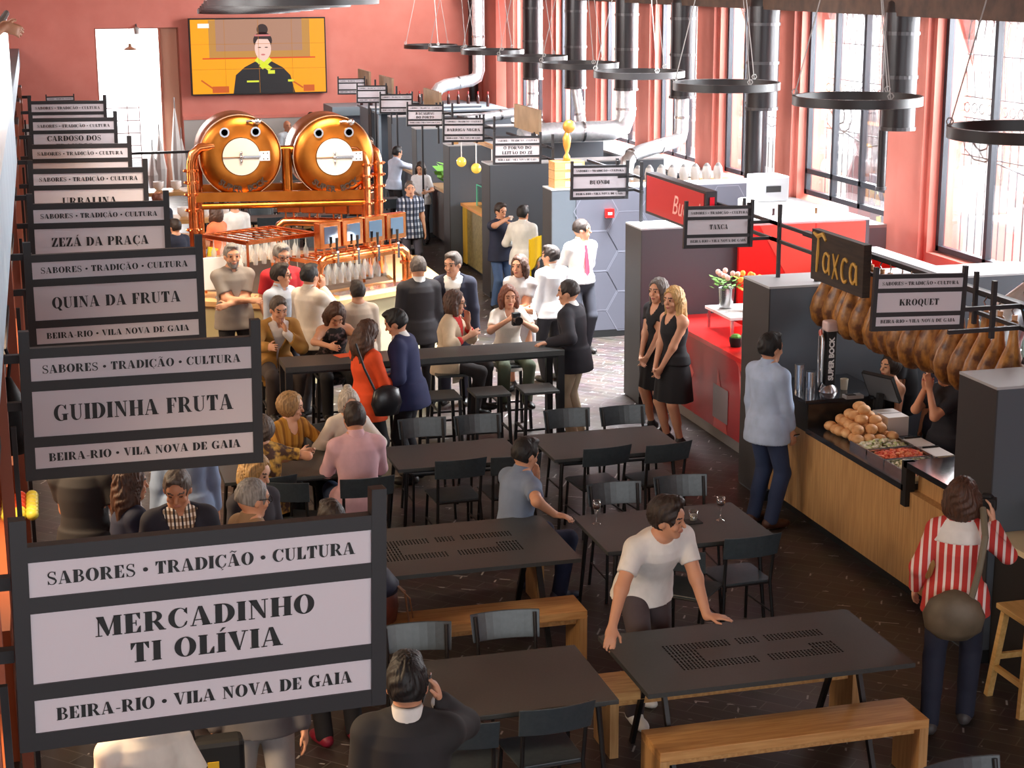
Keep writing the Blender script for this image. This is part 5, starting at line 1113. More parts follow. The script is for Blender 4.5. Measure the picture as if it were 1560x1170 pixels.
# black chairs: origin under the seat, facing +y
c0 = None
def chair(x, y, deg, label, group=GC):
    global c0
    if c0 is None:
        c0 = thing('metal_chair', label, 'chair', (x, y, 0), math.radians(deg), group)
        MB().prism([(-.2, -.19), (-.17, -.21), (.17, -.21), (.2, -.19), (.215, .17), (.19, .2), (-.19, .2), (-.215, .17)], .445, .46).build('seat', CHB, c0, bevel=.003)
        n = 9; b = MB(); pf, pb = [], []
        for i in range(n+1):
            x_ = -.235+.47*i/n; yy = -.235-.035*(1-(x_/.235)**2); pf.append((x_, yy)); pb.append((x_, yy-.012))
        out = pf+pb[::-1]
        T = lambda p: (p[0]*(1 - .05*max(0, (.86-p[2])/.19)), p[1]+(-.05*(p[2]-.67)/.19), p[2])
        b.prism(out, .675, .855, T); b.build('backrest', CHB, c0, bevel=.004)
        for s in (-1, 1):
            MB().tube([(s*.215, -.255, 0), (s*.19, -.205, .44), (s*.195, -.24, .7), (s*.2, -.28, .84)], .0135, 8).build('leg', BLK, c0, smooth=True)
            MB().tube([(s*.2, .21, 0), (s*.185, .17, .445)], .0125, 8).build('leg', BLK, c0, smooth=True)
        f = MB()
        for a in (((-.19, -.2, .435), (.19, -.2, .435)), ((-.19, .17, .435), (.19, .17, .435)), ((-.19, -.2, .435), (-.185, .17, .435)), ((.19, -.2, .435), (.185, .17, .435)), ((-.2, .19, .2), (-.205, -.23, .2)), ((.2, .19, .2), (.205, -.23, .2))): f.tube(a, .008, 6)
        f.build('seat_frame', BLK, c0); return c0
    return copy_tree(c0, None, (x, y, 0), math.radians(deg), label, group)
chair(2.12, 8.98, -16, 'black chair angled at the near side of the phone caller table, nearest him')
for a in ((2.62, 9.05, 4, 'black chair at the near right of the phone caller table'), (2.1, 9.93, 176, 'blue sheened chair back far left of the phone caller table, beside the sign'), (2.72, 9.98, 178, 'blue sheened chair back far right of the phone caller table'),
  (4.9, 11.56, 3, 'black chair with its seat showing, front right of the glasses table'), (4.45, 11.38, -42, 'black chair turned askew behind the leaning man'), (4.34, 12.56, 178, 'chair at the far left of the glasses table'), (4.93, 12.6, 177, 'chair at the far right of the glasses table'),
  (4.62, 14.2, 6, 'dark chair at the near left of the empty right table'), (5.17, 14.16, 9, 'dark chair at the near right of the empty right table'), (4.69, 15.0, 180, 'chair at the far left of the empty right table'), (5.24, 14.96, 180, 'chair at the far right of the empty right table'),
  (3.3, 14.18, 2, 'dark chair at the near left of the empty middle table'), (3.78, 14.16, 4, 'dark chair behind the seated man, at the empty middle table'), (3.28, 15.05, 180, 'chair at the far left of the empty middle table'), (3.82, 15.03, 181, 'chair at the far right of the empty middle table'),
  (2.42, 13.86, 2, 'black chair under the man in the pink shirt'), (1.84, 13.9, -24, 'black chair turned out, left of the pink shirted man'), (1.62, 14.1, 6, 'black chair under the woman in the patterned yellow top'), (2.46, 15.12, 180, 'chair under the lady in the white cardigan'), (1.98, 15.1, 184, 'chair under the lady in the mustard cardigan'), (4.52, 7.2, 184, 'black chair back just peeping in at the bottom right edge')): chair(*a)
# far seating
k = 0
for (x, y) in ((3.6, 26.2), (5.2, 28.4), (4.25, 30.1), (5.6, 31.9), (4.1, 33.6), (5.6, 35.2)):
    nm = ('first', 'second', 'third', 'fourth', 'fifth', 'sixth')[k]; k += 1
    table(x-.9, x+.9, y-.4, y+.4, 'dark far table under the copper tanks, %s from the bar' % nm)
    for i, xx in enumerate((x-.55, x, x+.55)):
        chair(xx, y-.42, 0, 'black chair at the near side of the far tables beyond the bar', 'far chairs, near sides of the tables'); chair(xx, y+.42, 180, 'black chair at the far side of the far tables beyond the bar', 'far chairs, far sides of the tables')
# high stools
s0 = None
for i, (x, y, l) in enumerate(((3.75, 16.62, 'high black stool under the bar table, behind the navy blazer'), (4.27, 16.64, 'high black stool under the middle of the bar table'), (4.78, 16.62, 'high black stool at the right end of the bar table'), (3.1, 16.62, 'high black stool under the bar table beside the orange blouse'), (4.1, 17.62, 'high stool under the woman in the beige jacket'), (4.82, 17.85, 'high stool under the woman holding the camera'), (2.85, 17.95, 'high stool under the woman reading the leaflet'), (2.35, 18.3, 'high stool under the man in the mustard jacket'))):
    if s0 is None:
        s0 = thing('bar_stool', l, 'stool', (x, y, 0), 0, 'high black bar stools'); MB().box(-.19, -.19, .72, .19, .19, .75).build('seat', TOPM, s0, bevel=.006)
        for a in (-1, 1):
            for b in (-1, 1): MB().beam((a*.165, b*.165, .72), (a*.19, b*.19, 0), .03).build('leg', BLK, s0)
        f = MB()
        for h in (.25,): [f.beam(p, q, .02) for p, q in (((-.18, -.18, h), (.18, -.18, h)), ((-.18, .18, h), (.18, .18, h)), ((-.18, -.18, h+.1), (-.18, .18, h+.1)), ((.18, -.18, h+.1), (.18, .18, h+.1)))]
        f.build('footrest', BLK, s0)
    else: copy_tree(s0, None, (x, y, 0), 0, l)
ws = thing('wooden_stool', 'light oak stool at the right edge by the glass case', 'stool', (6.35, 9.72, 0))
WL = noisy('pale oak', S(206, 160, 90), S(224, 182, 116), 3, .5, (14, 1.2, 14), 6)
MB().box(-.2, -.2, .65, .2, .2, .69).build('seat', WL, ws, bevel=.006)
for a in (-1, 1):
    for b in (-1, 1): MB().beam((a*.15, b*.15, .65), (a*.21, b*.21, 0), .045).build('leg', WL, ws)
f = MB(); [f.beam(p, q, .03, .04) for p, q in (((-.18, -.18, .3), (.18, -.18, .3)), ((-.18, .18, .3), (.18, .18, .3)), ((-.185, -.18, .22), (-.185, .18, .22)), ((.185, -.18, .22), (.185, .18, .22)))]; f.build('stretcher', WL, ws)
# glasses on the table
def wine_glass(x, y, label):
    t = thing('wine_glass', label, 'glass', (x, y, .75)); MB().lathe([(.034, 0), (.033, .004), (.006, .012), (.005, .09), (.03, .12), (.036, .15), (.03, .19), (.028, .19), (.033, .15), (.026, .122), (.0, .112)], n=20, cap=False).build('glass', GLS, t, smooth='all'); MB().lathe([(.004, .114), (.026, .124), (.032, .142), (.0, .143)], n=16).build('wine', pbr('ruby port', S(70, 30, 26), .15), t, smooth=True)
wine_glass(3.98, 12.17, 'stemmed glass of dark wine on the left of the glasses table'); wine_glass(4.94, 11.98, 'stemmed glass of dark wine on the right of the glasses table')
t = thing('tumbler', 'short glass of pale drink on a black coaster', 'glass', (4.72, 12.0, .756)); MB().lathe([(.03, 0), (.036, .085), (.033, .085), (.027, .008), (0, .008)], n=18, cap=False).build('glass', GLS, t, smooth='all'); MB().lathe([(.026, .01), (.03, .055), (0, .055)], n=14).build('drink', pbr('pale drink', S(216, 208, 190), .3), t, smooth=True)
t = thing('coaster', 'black square coaster under the short glass', 'coaster', (4.72, 12.0, .75)); MB().box(-.06, -.06, 0, .06, .06, .006).build('pad', BLACK, t)
# backpack on the bench
bk = thing('backpack', 'brown leather backpack with dark blue flap on the oak bench beside the sign', 'backpack', (2.06, 11.32, .45)); MB().lathe([(.02, 0), (.15, .03), (.17, .14), (.15, .28), (.08, .36), (.01, .38)], n=16).build('bag', noisy('brown leather', S(74, 36, 30), S(104, 52, 40), 8, .4), bk, smooth='all'); MB().lathe([(.16, .24), (.175, .3), (.1, .4), (.01, .42)], n=16).build('flap', pbr('flap navy', S(28, 32, 54), .6), bk, smooth='all'); MB().tube([(.14, -.06, .3), (.2, -.08, .25), (.21, -.1, .12), (.22, -.12, .0), (.2, -.13, -.04)], .007, 6).tube([(.14, -.08, .3), (.23, -.1, .2), (.25, -.1, .05)], .006, 6).build('strap', pbr('strap tan', S(120, 80, 50), .5), bk)
# ================================================================== THE COPPER BEER BAR
cx, cy, RR = 2.95, 22.4, 2.2
hexp = lambda r, k: (cx+r*math.sin(k*PI/3), cy-r*math.cos(k*PI/3))
bar = thing('beer_bar', 'hexagonal beer bar with pale wood top and cream panels', 'bar counter', (0, 0, 0))
m = MB(); m.prism([hexp(RR, k) for k in range(6)], .08, 1.0); m.build('body', noisy('cream panel', S(206, 196, 150), S(214, 206, 166), 2, .5), bar)
m = MB(); o, i_ = [hexp(RR+.08, k) for k in range(6)], [hexp(RR-.65, k) for k in range(6)]
for k in range(6):
    l = (k+1) % 6; m.prism([o[k], o[l], i_[l], i_[k]], 1.0, 1.06)
m.build('worktop', noisy('pale counter wood', S(206, 160, 110), S(222, 182, 132), 3, .35), bar); m = MB().prism([hexp(RR-.66, k) for k in range(6)], 1.0, 1.02); m.build('floor_pan', pbr('inner dark', S(70, 58, 48), .6), bar)
m = MB().prism([hexp(RR+.02, k) for k in range(6)], 0, .08); m.build('plinth', BLACK, bar)
# tap arches on two faces
def tap_run(k, label, glasses=True, zt=1.5):
    t = thing('tap_arch', label, 'beer tap', (0, 0, 0), 0, 'copper tap arches on the bar'); a, b = Vector((*hexp(RR-.3, k), 1.06)), Vector((*hexp(RR-.3, k+1), 1.06)); d = (b-a).normalized(); a2, b2 = a+d*.22, b-d*.22; h = Vector((0, 0, 1)); nn = Vector((d.y, -d.x, 0))
    MB().tube([a2, a2+h*.3, a2+h*.4+d*.03, a2+h*.46+d*.12, a2+h*.47+d*.25, b2+h*.47-d*.25, b2+h*.46-d*.12, b2+h*.4-d*.03, b2+h*.3, b2], .065, 14).build('arch', COPPER, t, smooth=True)
    r = MB()
    for p in (a2, b2):
        for z in (0, .26): r.tube([p+h*z, p+h*(z+.03)], .09, 14)
    r.build('flange', COPPER, t, smooth=True)
    L_ = (b2-a2).length
    for i in range(4):
        p = a2+d*L_*(.16+.225*i)+h*.47; q = MB(); q.beam(p+nn*.02+h*.06, p+nn*.12+h*.08, .03); q.beam(p+nn*.12+h*.08, p+nn*.12-h*.1, .025); q.build('tap', STEEL, t); MB().tube([p+nn*.1+h*.1, p+nn*.1+h*.26], [.012, .02], 8).build('tap_handle', BLACK, t)
        s = MB(); s.box(-.165, -.06, 0, .165, .06, .32); so = s.build('sign_box', COPPER, t, bevel=.01); c = a2+d*L_*(.13+.245*i)+h*.6-nn*.02; so.location = c; so.rotation_euler = (0, 0, math.atan2(d.y, d.x))
        MB().box(-.1, -.064, .06, .11, -.06, .27).build('mirror', pbr('mirror', S(190, 206, 224), .06, 1), so)
        MB().beam((-.06, 0, -.1), (-.06, 0, 0), .02).beam((.06, 0, -.1), (.06, 0, 0), .02).build('foot', COPPER, so)
    return a2, b2, d, nn
A2, B2, D_, NN = tap_run(0, 'copper tap arch with mirrored boxes on the near right face of the bar')
tap_run(2, 'copper tap arch with bright boxes on the far right face of the bar')
dt = thing('drip_tray', 'steel drip tray lying on the bar top below the taps', 'tray', (0, 0, 0)); m = MB(); m.beam(A2+D_*.15+NN*.12+Vector((0, 0, .02)), B2-D_*.1+NN*.12+Vector((0, 0, .02)), .2, .04); m.build('tray', STEEL, dt)
# copper racks of hanging stemware
g1 = None
def stem_rack(P0, u, v, n, mm, z, label, kind):
    global g1
    t = thing('glass_rack', label, 'rack', (0, 0, 0), 0, 'copper glass racks'); P0, u, v = Vector((*P0, z)), Vector((*u, 0)), Vector((*v, 0)); q = MB(); c = [P0, P0+u, P0+u+v, P0+v]
    for i in range(4): q.beam(c[i], c[(i+1) % 4], .045)
    for i in range(n): q.beam(P0+u*((i+.5)/n), P0+u*((i+.5)/n)+v, .015)
    q.build('frame', COPPER, t); l = MB()
    for p in c: l.beam(p, (p.x, p.y, 1.04), .03)
    l.build('post', COPPER, t)
    for i in range(n):
        for j in range(mm):
            p = P0+u*((i+.5)/n)+v*((j+.5)/mm); loc = (p.x, p.y, z-.3)
            if g1 is None:
                g1 = thing('stem_glass', 'clear beer glass hanging in a copper rack over the bar', 'glass', loc, 0, 'beer glasses hanging in the copper racks'); MB().lathe([(.03, 0), (.036, .1), (.008, .17), (.006, .25), (.034, .29)], n=12, cap=False).build('glass', pbr('stemware', S(222, 226, 228), .08, alpha=.35), g1, smooth='all')
            else: copy_tree(g1, None, loc)
stem_rack((2.3, 20.6), (.9, .5), (-.45, .75), 8, 4, 1.78, 'far left copper rack of hanging beer glasses', 0)
stem_rack((3.15, 20.55), (1.05, .6), (-.3, .5), 10, 3, 1.5, 'near copper rack of hanging beer glasses behind the taps', 0)
# the portal with the two tanks
FY = 22.0
pt = thing('copper_portal', 'copper pipe portal standing over the bar, carrying two beer tanks', 'frame', (0, 0, 0))
q = MB()
for x, yy in ((1.79, FY), (1.9, FY+.35)): q.tube([(x, yy, 1.06), (x, yy, 2.6), (x+.03, yy, 2.72), (x+.12, yy, 2.8), (x+.3, yy, 2.82)], .06, 14)
for x, yy in ((4.02, FY), (4.22, FY+.2)): q.tube([(x, yy, 1.06), (x, yy, 2.55), (x-.03, yy, 2.66), (x-.12, yy, 2.74), (x-.3, yy, 2.76)], .06, 14)
q.build('pipe', COPPER, pt, smooth=True)
q = MB(); q.beam((1.79, FY, 2.18), (4.02, FY, 2.14), .09, .12); q.beam((1.8, FY+.6, 2.22), (4.1, FY+.6, 2.18), .08, .1); q.tube([(1.9, FY-.02, 2.06), (4.0, FY-.02, 2.03)], .04, 10); q.tube([(3.01, FY+.1, 2.1), (3.01, FY+.1, 2.75)], .06, 12); q.tube([(2.7, FY+.2, 2.72), (3.3, FY+.2, 2.72)], .06, 12); q.beam((3.08, FY+.3, 2.1), (3.08, FY+.3, 2.6), .05); q.build('beam', COPD, pt, smooth=True)
q = MB()
for x, yy in ((1.79, FY), (4.02, FY), (4.22, FY+.2)):
    for z in (1.5, 1.75, 2.0, 2.2, 2.35, 2.5):
        q.lathe([(.085, z), (.085, z+.035)], c=(x, yy, 0), n=14)
        for k in range(6): q.ball((x+.085*math.cos(k*1.05), yy+.085*math.sin(k*1.05), z+.017), .016, 6, 4)
q.build('flange', COPPER, pt)
CR = pbr('pale cap', S(192, 184, 176), .4)
def tank(x, z, label):
    t = thing('beer_tank', label, 'tank', (x, FY, z), 0, 'copper beer tanks'); r = .515
    MB().lathe([(0, -.06), (r*.72, -.055), (r*.93, -.03), (r, .02), (r, .85), (r*.9, .92), (0, .95)], n=48, axis='y').build('drum', COPD, t, smooth='all')
    MB().lathe([(r+.008, .03), (r+.008, .1), (r, .1)], n=48, axis='y').build('rim_band', noisy('bright copper', S(226, 188, 150), S(236, 206, 172), 5, .25, metal=1), t, smooth=True)
    MB().lathe([(.235, -.08), (.235, -.055)], n=36, axis='y').build('cap', CR, t); MB().lathe([(.245, -.07), (.245, -.05)], n=36, axis='y').build('cap_ring', pbr('ring bronze', S(90, 52, 20), .4, .8), t)
    MB().beam((-.235, -.085, -.005), (.2, -.085, -.005), .012).build('seam', pbr('seam brown', S(130, 96, 66), .5), t); MB().beam((0, -.085, -.0), (.24, -.09, -.0), .026).ball((0, -.1, .05), .018, 8, 6).ball((0, -.1, -.055), .018, 8, 6).ball((0, -.1, 0), .025, 8, 6).build('latch', STEEL, t)
    MB().box(.23, -.075, -.06, .36, -.055, .06).box(.22, -.085, -.05, .245, -.06, .05).build('hinge', pbr('hinge steel', S(225, 228, 230), .3, .6), t); m = MB(); [m.ball((a, -.078, b), .008, 6, 4) for a in (.28, .33) for b in (-.035, .035)]; m.build('rivet', BLACK, t)
    for sx in (-.2, .19): MB().lathe([(.062, -.09), (.066, -.06), (.045, -.06), (.042, -.09)], c=(sx, 0, .31), n=20, axis='y').build('port_ring', STEEL, t, smooth=True); MB().lathe([(.043, -.07), (.043, -.06)], c=(sx, 0, .31), n=16, axis='y').build('port_glass', BLACK, t)
    MB().tube([(.08, -.07, .44), (.14, -.09, .45), (.2, -.1, .43), (.25, -.07, .42)], .02, 8).ball((.22, -.09, .44), .045, 10, 8).build('valve', STEEL, t, smooth=True)
    cu = 'SUPER BOCK'; n = len(cu)
    for i, ch in enumerate(cu):
        if ch == ' ': continue
        a = math.radians(-130+80*i/(n-1)); rr = .415
        sans(ch, .105, pbr('tank ink', S(40, 24, 10), .5), t, 'lettering', 0, (rr*math.cos(a), -.068, rr*math.sin(a)), (PI/2, 0, 0), .004, .004).rotation_euler = (Matrix.Rotation(math.atan2(-math.cos(a), -math.sin(a)), 4, 'Y') @ Matrix.Rotation(PI/2, 4, 'X')).to_euler()
tank(2.42, 2.68, 'left copper tank with the words SUPER BOCK'); tank(3.61, 2.64, 'right copper tank with the words SUPER BOCK')
im = thing('desktop_computer', 'white desktop computer seen from behind on the bar top', 'computer', (2.02, 21.0, 1.06)); s_ = MB().box(-.28, -.012, .1, .28, .012, .5).build('screen', pbr('aluminium white', S(214, 216, 220), .4), im, bevel=.008); s_.rotation_euler = (-.12, 0, .1); m = MB(); m.beam((0, -.02, .22), (0, -.16, 0), .16, .015); m.beam((0, -.16, .008), (0, .02, .008), .18, .015); m.build('stand', pbr('aluminium shade', S(150, 152, 156), .4), im); MB().box(.14, -.3, .0, .3, -.15, .02).build('base_device', WHITE, im)
# far left tables with dishes near the doorway
for i, (x, y, l) in enumerate(((1.75, 33.0, 'pale wood table with white dishes near the bright doorway'), (1.9, 29.2, 'pale wood table with small white bowls before the copper post'))):
    t = thing('wooden_table', l, 'table', (x, y, 0)); MB().box(-1.3, -.35, .88, 1.3, .35, .95).build('tabletop', WOOD, t)
    for a in (-1, 1):
        for b in (-1, 1): MB().box(a*1.2-.04, b*.28-.04, 0, a*1.2+.04, b*.28+.04, .88).build('leg', BLK, t)
    for j in range(7):
        c = thing('white_bowl', 'small white bowl on the %s pale wood table' % ('farther', 'nearer')[i], 'bowl', (x-1.0+.33*j, y+random.uniform(-.2, .2), .95), 0, 'white bowls on the pale tables'); MB().lathe([(.05, 0), (.1, .06), (.1, .16), (.09, .16), (.04, .02)], n=12).build('bowl', WHITE, c, smooth=True)
gr_ = thing('guard_rail', 'dark steel rail frame in front of the bright doorway', 'railing', (0, 0, 0)); MB().beam((1.55, 34.6, 1.5), (3.25, 34.6, 1.5), .05).beam((1.6, 34.6, 0), (1.6, 34.6, 1.5), .06).beam((3.2, 34.6, 0), (3.2, 34.6, 1.5), .06).build('rail', BLK, gr_)
dg = thing('door_grille', 'thin steel lattice gate standing inside the bright doorway', 'gate', (0, 0, 0)); m = MB(); [m.tube([(1.4, 42.5, z), (2.3, 42.5, z)], .012, 5) for z in (.3, .6, .9, 1.2, 1.5, 1.8)]; [m.tube([(x, 42.5, 0), (x, 42.5, 1.85)], .012, 5) for x in (1.4, 2.02, 2.3)]; m.build('bars', pbr('gate grey', S(110, 112, 120), .5), dg)
pn = thing('pendant_lamp', 'small brown pendant lamp hanging in the bright doorway', 'lamp', (2.1, 41.2, 3.22)); MB().lathe([(.17, 0), (.15, .03), (.04, .08), (.03, .14)], n=16).build('shade', pbr('lamp brown', S(120, 90, 60), .5), pn, smooth=True); MB().tube([(0, 0, .14), (0, 0, .5)], .006, 5).build('cord', WHITE, pn)
for i, (x, h) in enumerate(((3.0, 1.9), (2.62, 1.3), (3.12, 1.2), (2.45, .95))):
    t = thing('wrapped_parasol', 'white wrapped parasol leaning in the doorway, %s' % ('tallest', 'left of the door leaf', 'by the right jamb', 'leftmost and shortest')[i], 'parasol', (x, 40.7, 0), 0, 'wrapped parasols in the doorway'); MB().lathe([(.1, 0), (.14, h*.4), (.06, h*.8), (.015, h)], n=8).build('cloth', WHITE, t); MB().tube([(0, 0, h*.9), (0, 0, h+.25)], .015, 6).build('tip', TOPW, t)
sp_ = thing('wall_spotlight', 'small grey spotlight over the bright doorway', 'lamp', (2.25, 40.95, 3.72)); MB().lathe([(.05, -.14), (.07, 0), (.02, .03)], n=12).build('head', pbr('spot grey', S(170, 168, 164), .5), sp_, smooth=True); MB().beam((0, 0, .02), (0, .06, .08), .03).build('bracket', GREY, sp_)
# ================================================================== PEOPLE
def wl(x, y, rz, p, z=0):
    a = math.radians(rz); dx, dy = p[0]-x, p[1]-y
    return (dx*math.cos(a)+dy*math.sin(a), -dx*math.sin(a)+dy*math.cos(a), p[2]-z)
def man(label, x, y, rz=0, h=1.75, **k):
    for a in ('R', 'L', 'fR', 'fL'):
        if a+'w' in k: k[a] = wl(x, y, rz, k.pop(a+'w'), k.get('z', 0))
    for a in ('fdR', 'fdL', 'nR', 'nL'):
        if a+'w' in k:
            v = k.pop(a+'w'); t = math.radians(rz); k[a] = (v[0]*math.cos(t)+v[1]*math.sin(t), -v[0]*math.sin(t)+v[1]*math.cos(t), v[2])
    return person(label, x, y, rz, h, **k)
def held(J, sg, along=.075, out=.03):
    a0, e, w, f, n = J['arm'][sg]; return J['w'](w+f*along*J['s']+n*out)
def phone(loc, rot, label):
    t = thing('mobile_phone', label, 'phone', loc); t.rotation_euler = rot; MB().box(-.036, -.005, -.072, .036, .005, .072).build('body', pbr('phone black', S(20, 20, 22), .2), t, bevel=.003); MB().box(-.033, -.0055, -.068, .033, -.005, .068).build('screen', pbr('phone screen', S(170, 180, 190), .1), t)
SIT = dict(fR=(.12, .42, .085), fL=(-.12, .42, .085))
STOOL = dict(fR=(.13, .34, .36), fL=(-.13, .34, .36))
BK, NV, WH = (28, 27, 30), (34, 38, 62), (236, 234, 230)
CHECK = stripes('checked shirt', [S(236, 228, 216), S(120, 96, 78), S(236, 228, 216), S(52, 46, 52)], .05, 0, .8, ([S(255, 255, 255), S(190, 170, 150)], .045, 2))
PLAID = stripes('plaid shirt', [S(206, 210, 218), S(70, 78, 100), S(150, 158, 176), S(44, 50, 70)], .12, 0, .8, ([S(255, 255, 255), S(130, 138, 156)], .1, 2))
STRIPE = stripes('red striped knit', [S(196, 62, 56), S(240, 226, 220), S(196, 62, 56)], .052, 0, .9)
FLOR = noisy('floral yellow', S(70, 46, 34), S(206, 160, 70), 14, .8, (1,1,1), 2, 0, .42, .58)
DARKPAT = noisy('dark pattern', S(30, 26, 28), S(120, 96, 96), 22, .8, (1,1,1), 2, 0, .5, .66)
TIGER = stripes('mustard knit', [S(176, 124, 44), S(140, 92, 34), S(190, 140, 60)], .07, 0, .95)
# --- by the near tables
x, y = 3.63, 10.34
J = man('person in white T-shirt leaning with both hands on the slotted table', x, y, 193, 1.8, lean=36, side=7, hy=38, hp=-4, pel=(-.1, .0, .93), Rw=(3.28, 9.76, .80), Lw=(3.99, 9.82, .80), fdRw=(-.35, -.6, -.7), nRw=(0, .5, -.8), fdLw=(.95, -.3, -.05), nLw=(0, 0, -1), eR=(.8, -.6, 0), eL=(-.8, -.6, 0), fRw=(3.6, 10.16, .088), fLw=(3.74, 10.5, .088), sk=1, hair=('quiff', 'dark'), top=(WH, .62, -.1, 'crew', 'tee_shirt'), bottom=('trousers', (74, 62, 64)), shoe=(232, 230, 226), curl=.25)
MB().box(-.13, .13, 1.26, -.06, .2, 1.3)
J = man('person in blue grey polo sitting at the bench end, chin on hand', 3.42, 12.62, -72, 1.76, pel=(0, 0, .55), lean=10, Rw=(3.68, 12.3, .81), fdRw=(.8, -.5, -.1), nRw=(0, 0, -1), eR=(.9, -.1, -.4), L=(-.02, .25, 1.0), fdL=(.15, -.1, 1), nL=(0, -1, 0), eL=(-.3, .3, -.9), hy=6, hp=8, fRw=(3.78, 12.5, .087), fLw=(3.6, 12.86, .087), sk=1, hair=('short', 'black'), top=((120, 136, 162), .62, -.08, 'collar', 'polo_shirt'), bottom=('trousers', (36, 44, 74)), shoe=(60, 66, 90))
J = man('person in dark suit seen from behind, phone held at the right ear', 1.48, 7.36, -14, 1.84, R=(.15, .12, 1.56), eR=(.55, .35, -1), fdR=(-.25, .1, .9), nR=(-1, -.2, 0), sk=1, hair=('short', 'black'), inner=(WH,), jacket=((44, 42, 44),), bottom=('trousers', (40, 38, 42)), vox=.0065, curl=.9)
w = held(J, 1, .07, .035); phone((w.x-.01, w.y, w.z+.01), (.3, .2, 1.3), 'black phone held to the ear of the suited caller')
man('person in pink shirt sitting with back to the camera on a black chair', 2.42, 13.93, 2, 1.8, pel=(0, 0, .56), lean=8, R=(.12, .42, .82), L=(-.12, .44, .82), eR=(.5, -.4, -.8), eL=(-.5, -.4, -.8), hy=-6, hp=6, sk=1, hair=('short', 'dark'), top=((222, 178, 186), 1.95, -.3, 'collar'), bottom=('trousers', (52, 70, 104)), **SIT)
man('grey haired person with a bun and glasses in a white cardigan at the table', 2.52, 15.12, 182, 1.6, sex='f', pel=(0, 0, .55), lean=14, R=(.2, .34, .82), L=(-.2, .34, .82), hp=8, hy=6, sk=0, hair=('bun', 'white'), glasses=True, top=((228, 220, 210), 1.95, -.2, 'v', 'cardigan'), bottom=('trousers', (60, 54, 56)), **SIT)
man('grey blond person in a mustard shawl turning to the white cardigan lady', 1.95, 15.06, 205, 1.6, sex='f', pel=(0, 0, .55), lean=10, R=(.1, .4, .8), L=(-.25, .4, .8), hy=46, hp=4, sk=0, hair=('curly', 'ash'), top=(TIGER, .9, -.2, 'v', 'shawl'), bottom=('trousers', BK), **SIT)
man('dark grey haired person in a patterned yellow top, elbow on the table edge', 1.66, 14.12, 12, 1.6, sex='f', pel=(0, 0, .55), lean=10, R=(.28, .2, .84), eR=(1, -.3, -.2), L=(-.1, .3, .82), sk=1, hair=('curly', 'mid'), top=(FLOR, .7, -.2, 'crew', 'blouse'), bottom=('trousers', BK), **SIT)
man('blond person in a dark top standing between the two nearest signs', 1.28, 11.75, 205, 1.64, sex='f', hy=30, hp=16, sk=0, hair=('bob', 'blond'), top=((58, 54, 62), 1.9, -.2, 'crew'), bottom=('trousers', BK))
man('grey haired person with glasses seen over the nearest sign, facing right', 1.16, 10.86, -70, 1.72, hp=6, sk=1, hair=('crop', 'grey'), glasses=True, top=((150, 120, 90), 1.9, -.15, 'collar'), bottom=('trousers', (70, 66, 60)), shoe=(222, 214, 190))
man('dark haired person in black with maroon sneakers, mostly behind the nearest sign', 1.63, 10.42, 10, 1.66, hair=('short', 'dark'), top=(BK, 1.9, -.15, 'crew'), bottom=('trousers', (24, 23, 28)), shoe=(132, 24, 48))
man('person in navy blazer and checked shirt standing between the two nearest signs', .72, 11.14, 182, 1.76, hp=20, hy=-14, sk=2, hair=('short', 'mid'), inner=(CHECK,), jacket=((32, 32, 46),), bottom=('trousers', (44, 42, 50)), R=(.2, .2, 1.0), L=(-.25, .1, .9))
man('long brown haired person in dark blue jacket, left of the checked shirt', .42, 11.62, -75, 1.66, sex='f', sk=1, hair=('wavy', 'brown'), inner=(WH,), jacket=((36, 42, 66),), bottom=('trousers', BK))
man('person in dark T-shirt with bent bare arm under the GUIDINHA sign', .12, 12.2, -20, 1.8, sk=2, L=(-.12, .3, 1.0), R=(.24, .15, 1.0), hair=('short', 'dark'), top=((44, 40, 40), .62, -.1, 'crew', 'tee_shirt'), bottom=('trousers', (34, 32, 36)))
man('person in pale blue shirt half hidden behind the checked shirt', .9, 13.0, 5, 1.72, hair=('short', 'dark'), top=((150, 172, 206), 1.9, -.12, 'collar'), bottom=('trousers', (52, 50, 56)))
man('person in white shirt at the bottom left under the nearest sign', .28, 7.85, 10, 1.66, sk=1, hair=('short', 'dark'), top=((226, 218, 206), .7, -.16, 'crew'), bottom=('trousers', (60, 56, 54)), R=(.26, .12, .95))
man('person in pale grey trousers under the nearest sign, right of the white shirt', .96, 8.95, 170, 1.74, hair=('short', 'grey'), top=((90, 88, 92), 1.9, -.1, 'crew'), bottom=('trousers', (150, 146, 144)))
t = thing('shoulder_bag', 'black shoulder bag with a small yellow tag at the bottom left', 'bag', (.69, 8.6, .72)); MB().box(-.14, -.07, 0, .14, .07, .26).build('bag', BLACK, t, bevel=.03); MB().box(-.06, -.075, .1, .0, -.07, .15).build('tag', pbr('tag yellow', S(220, 180, 40), .5), t); MB().tube([(-.12, 0, .25), (-.16, .06, .5), (-.2, .1, .68)], .012, 6).build('strap', BLACK, t)
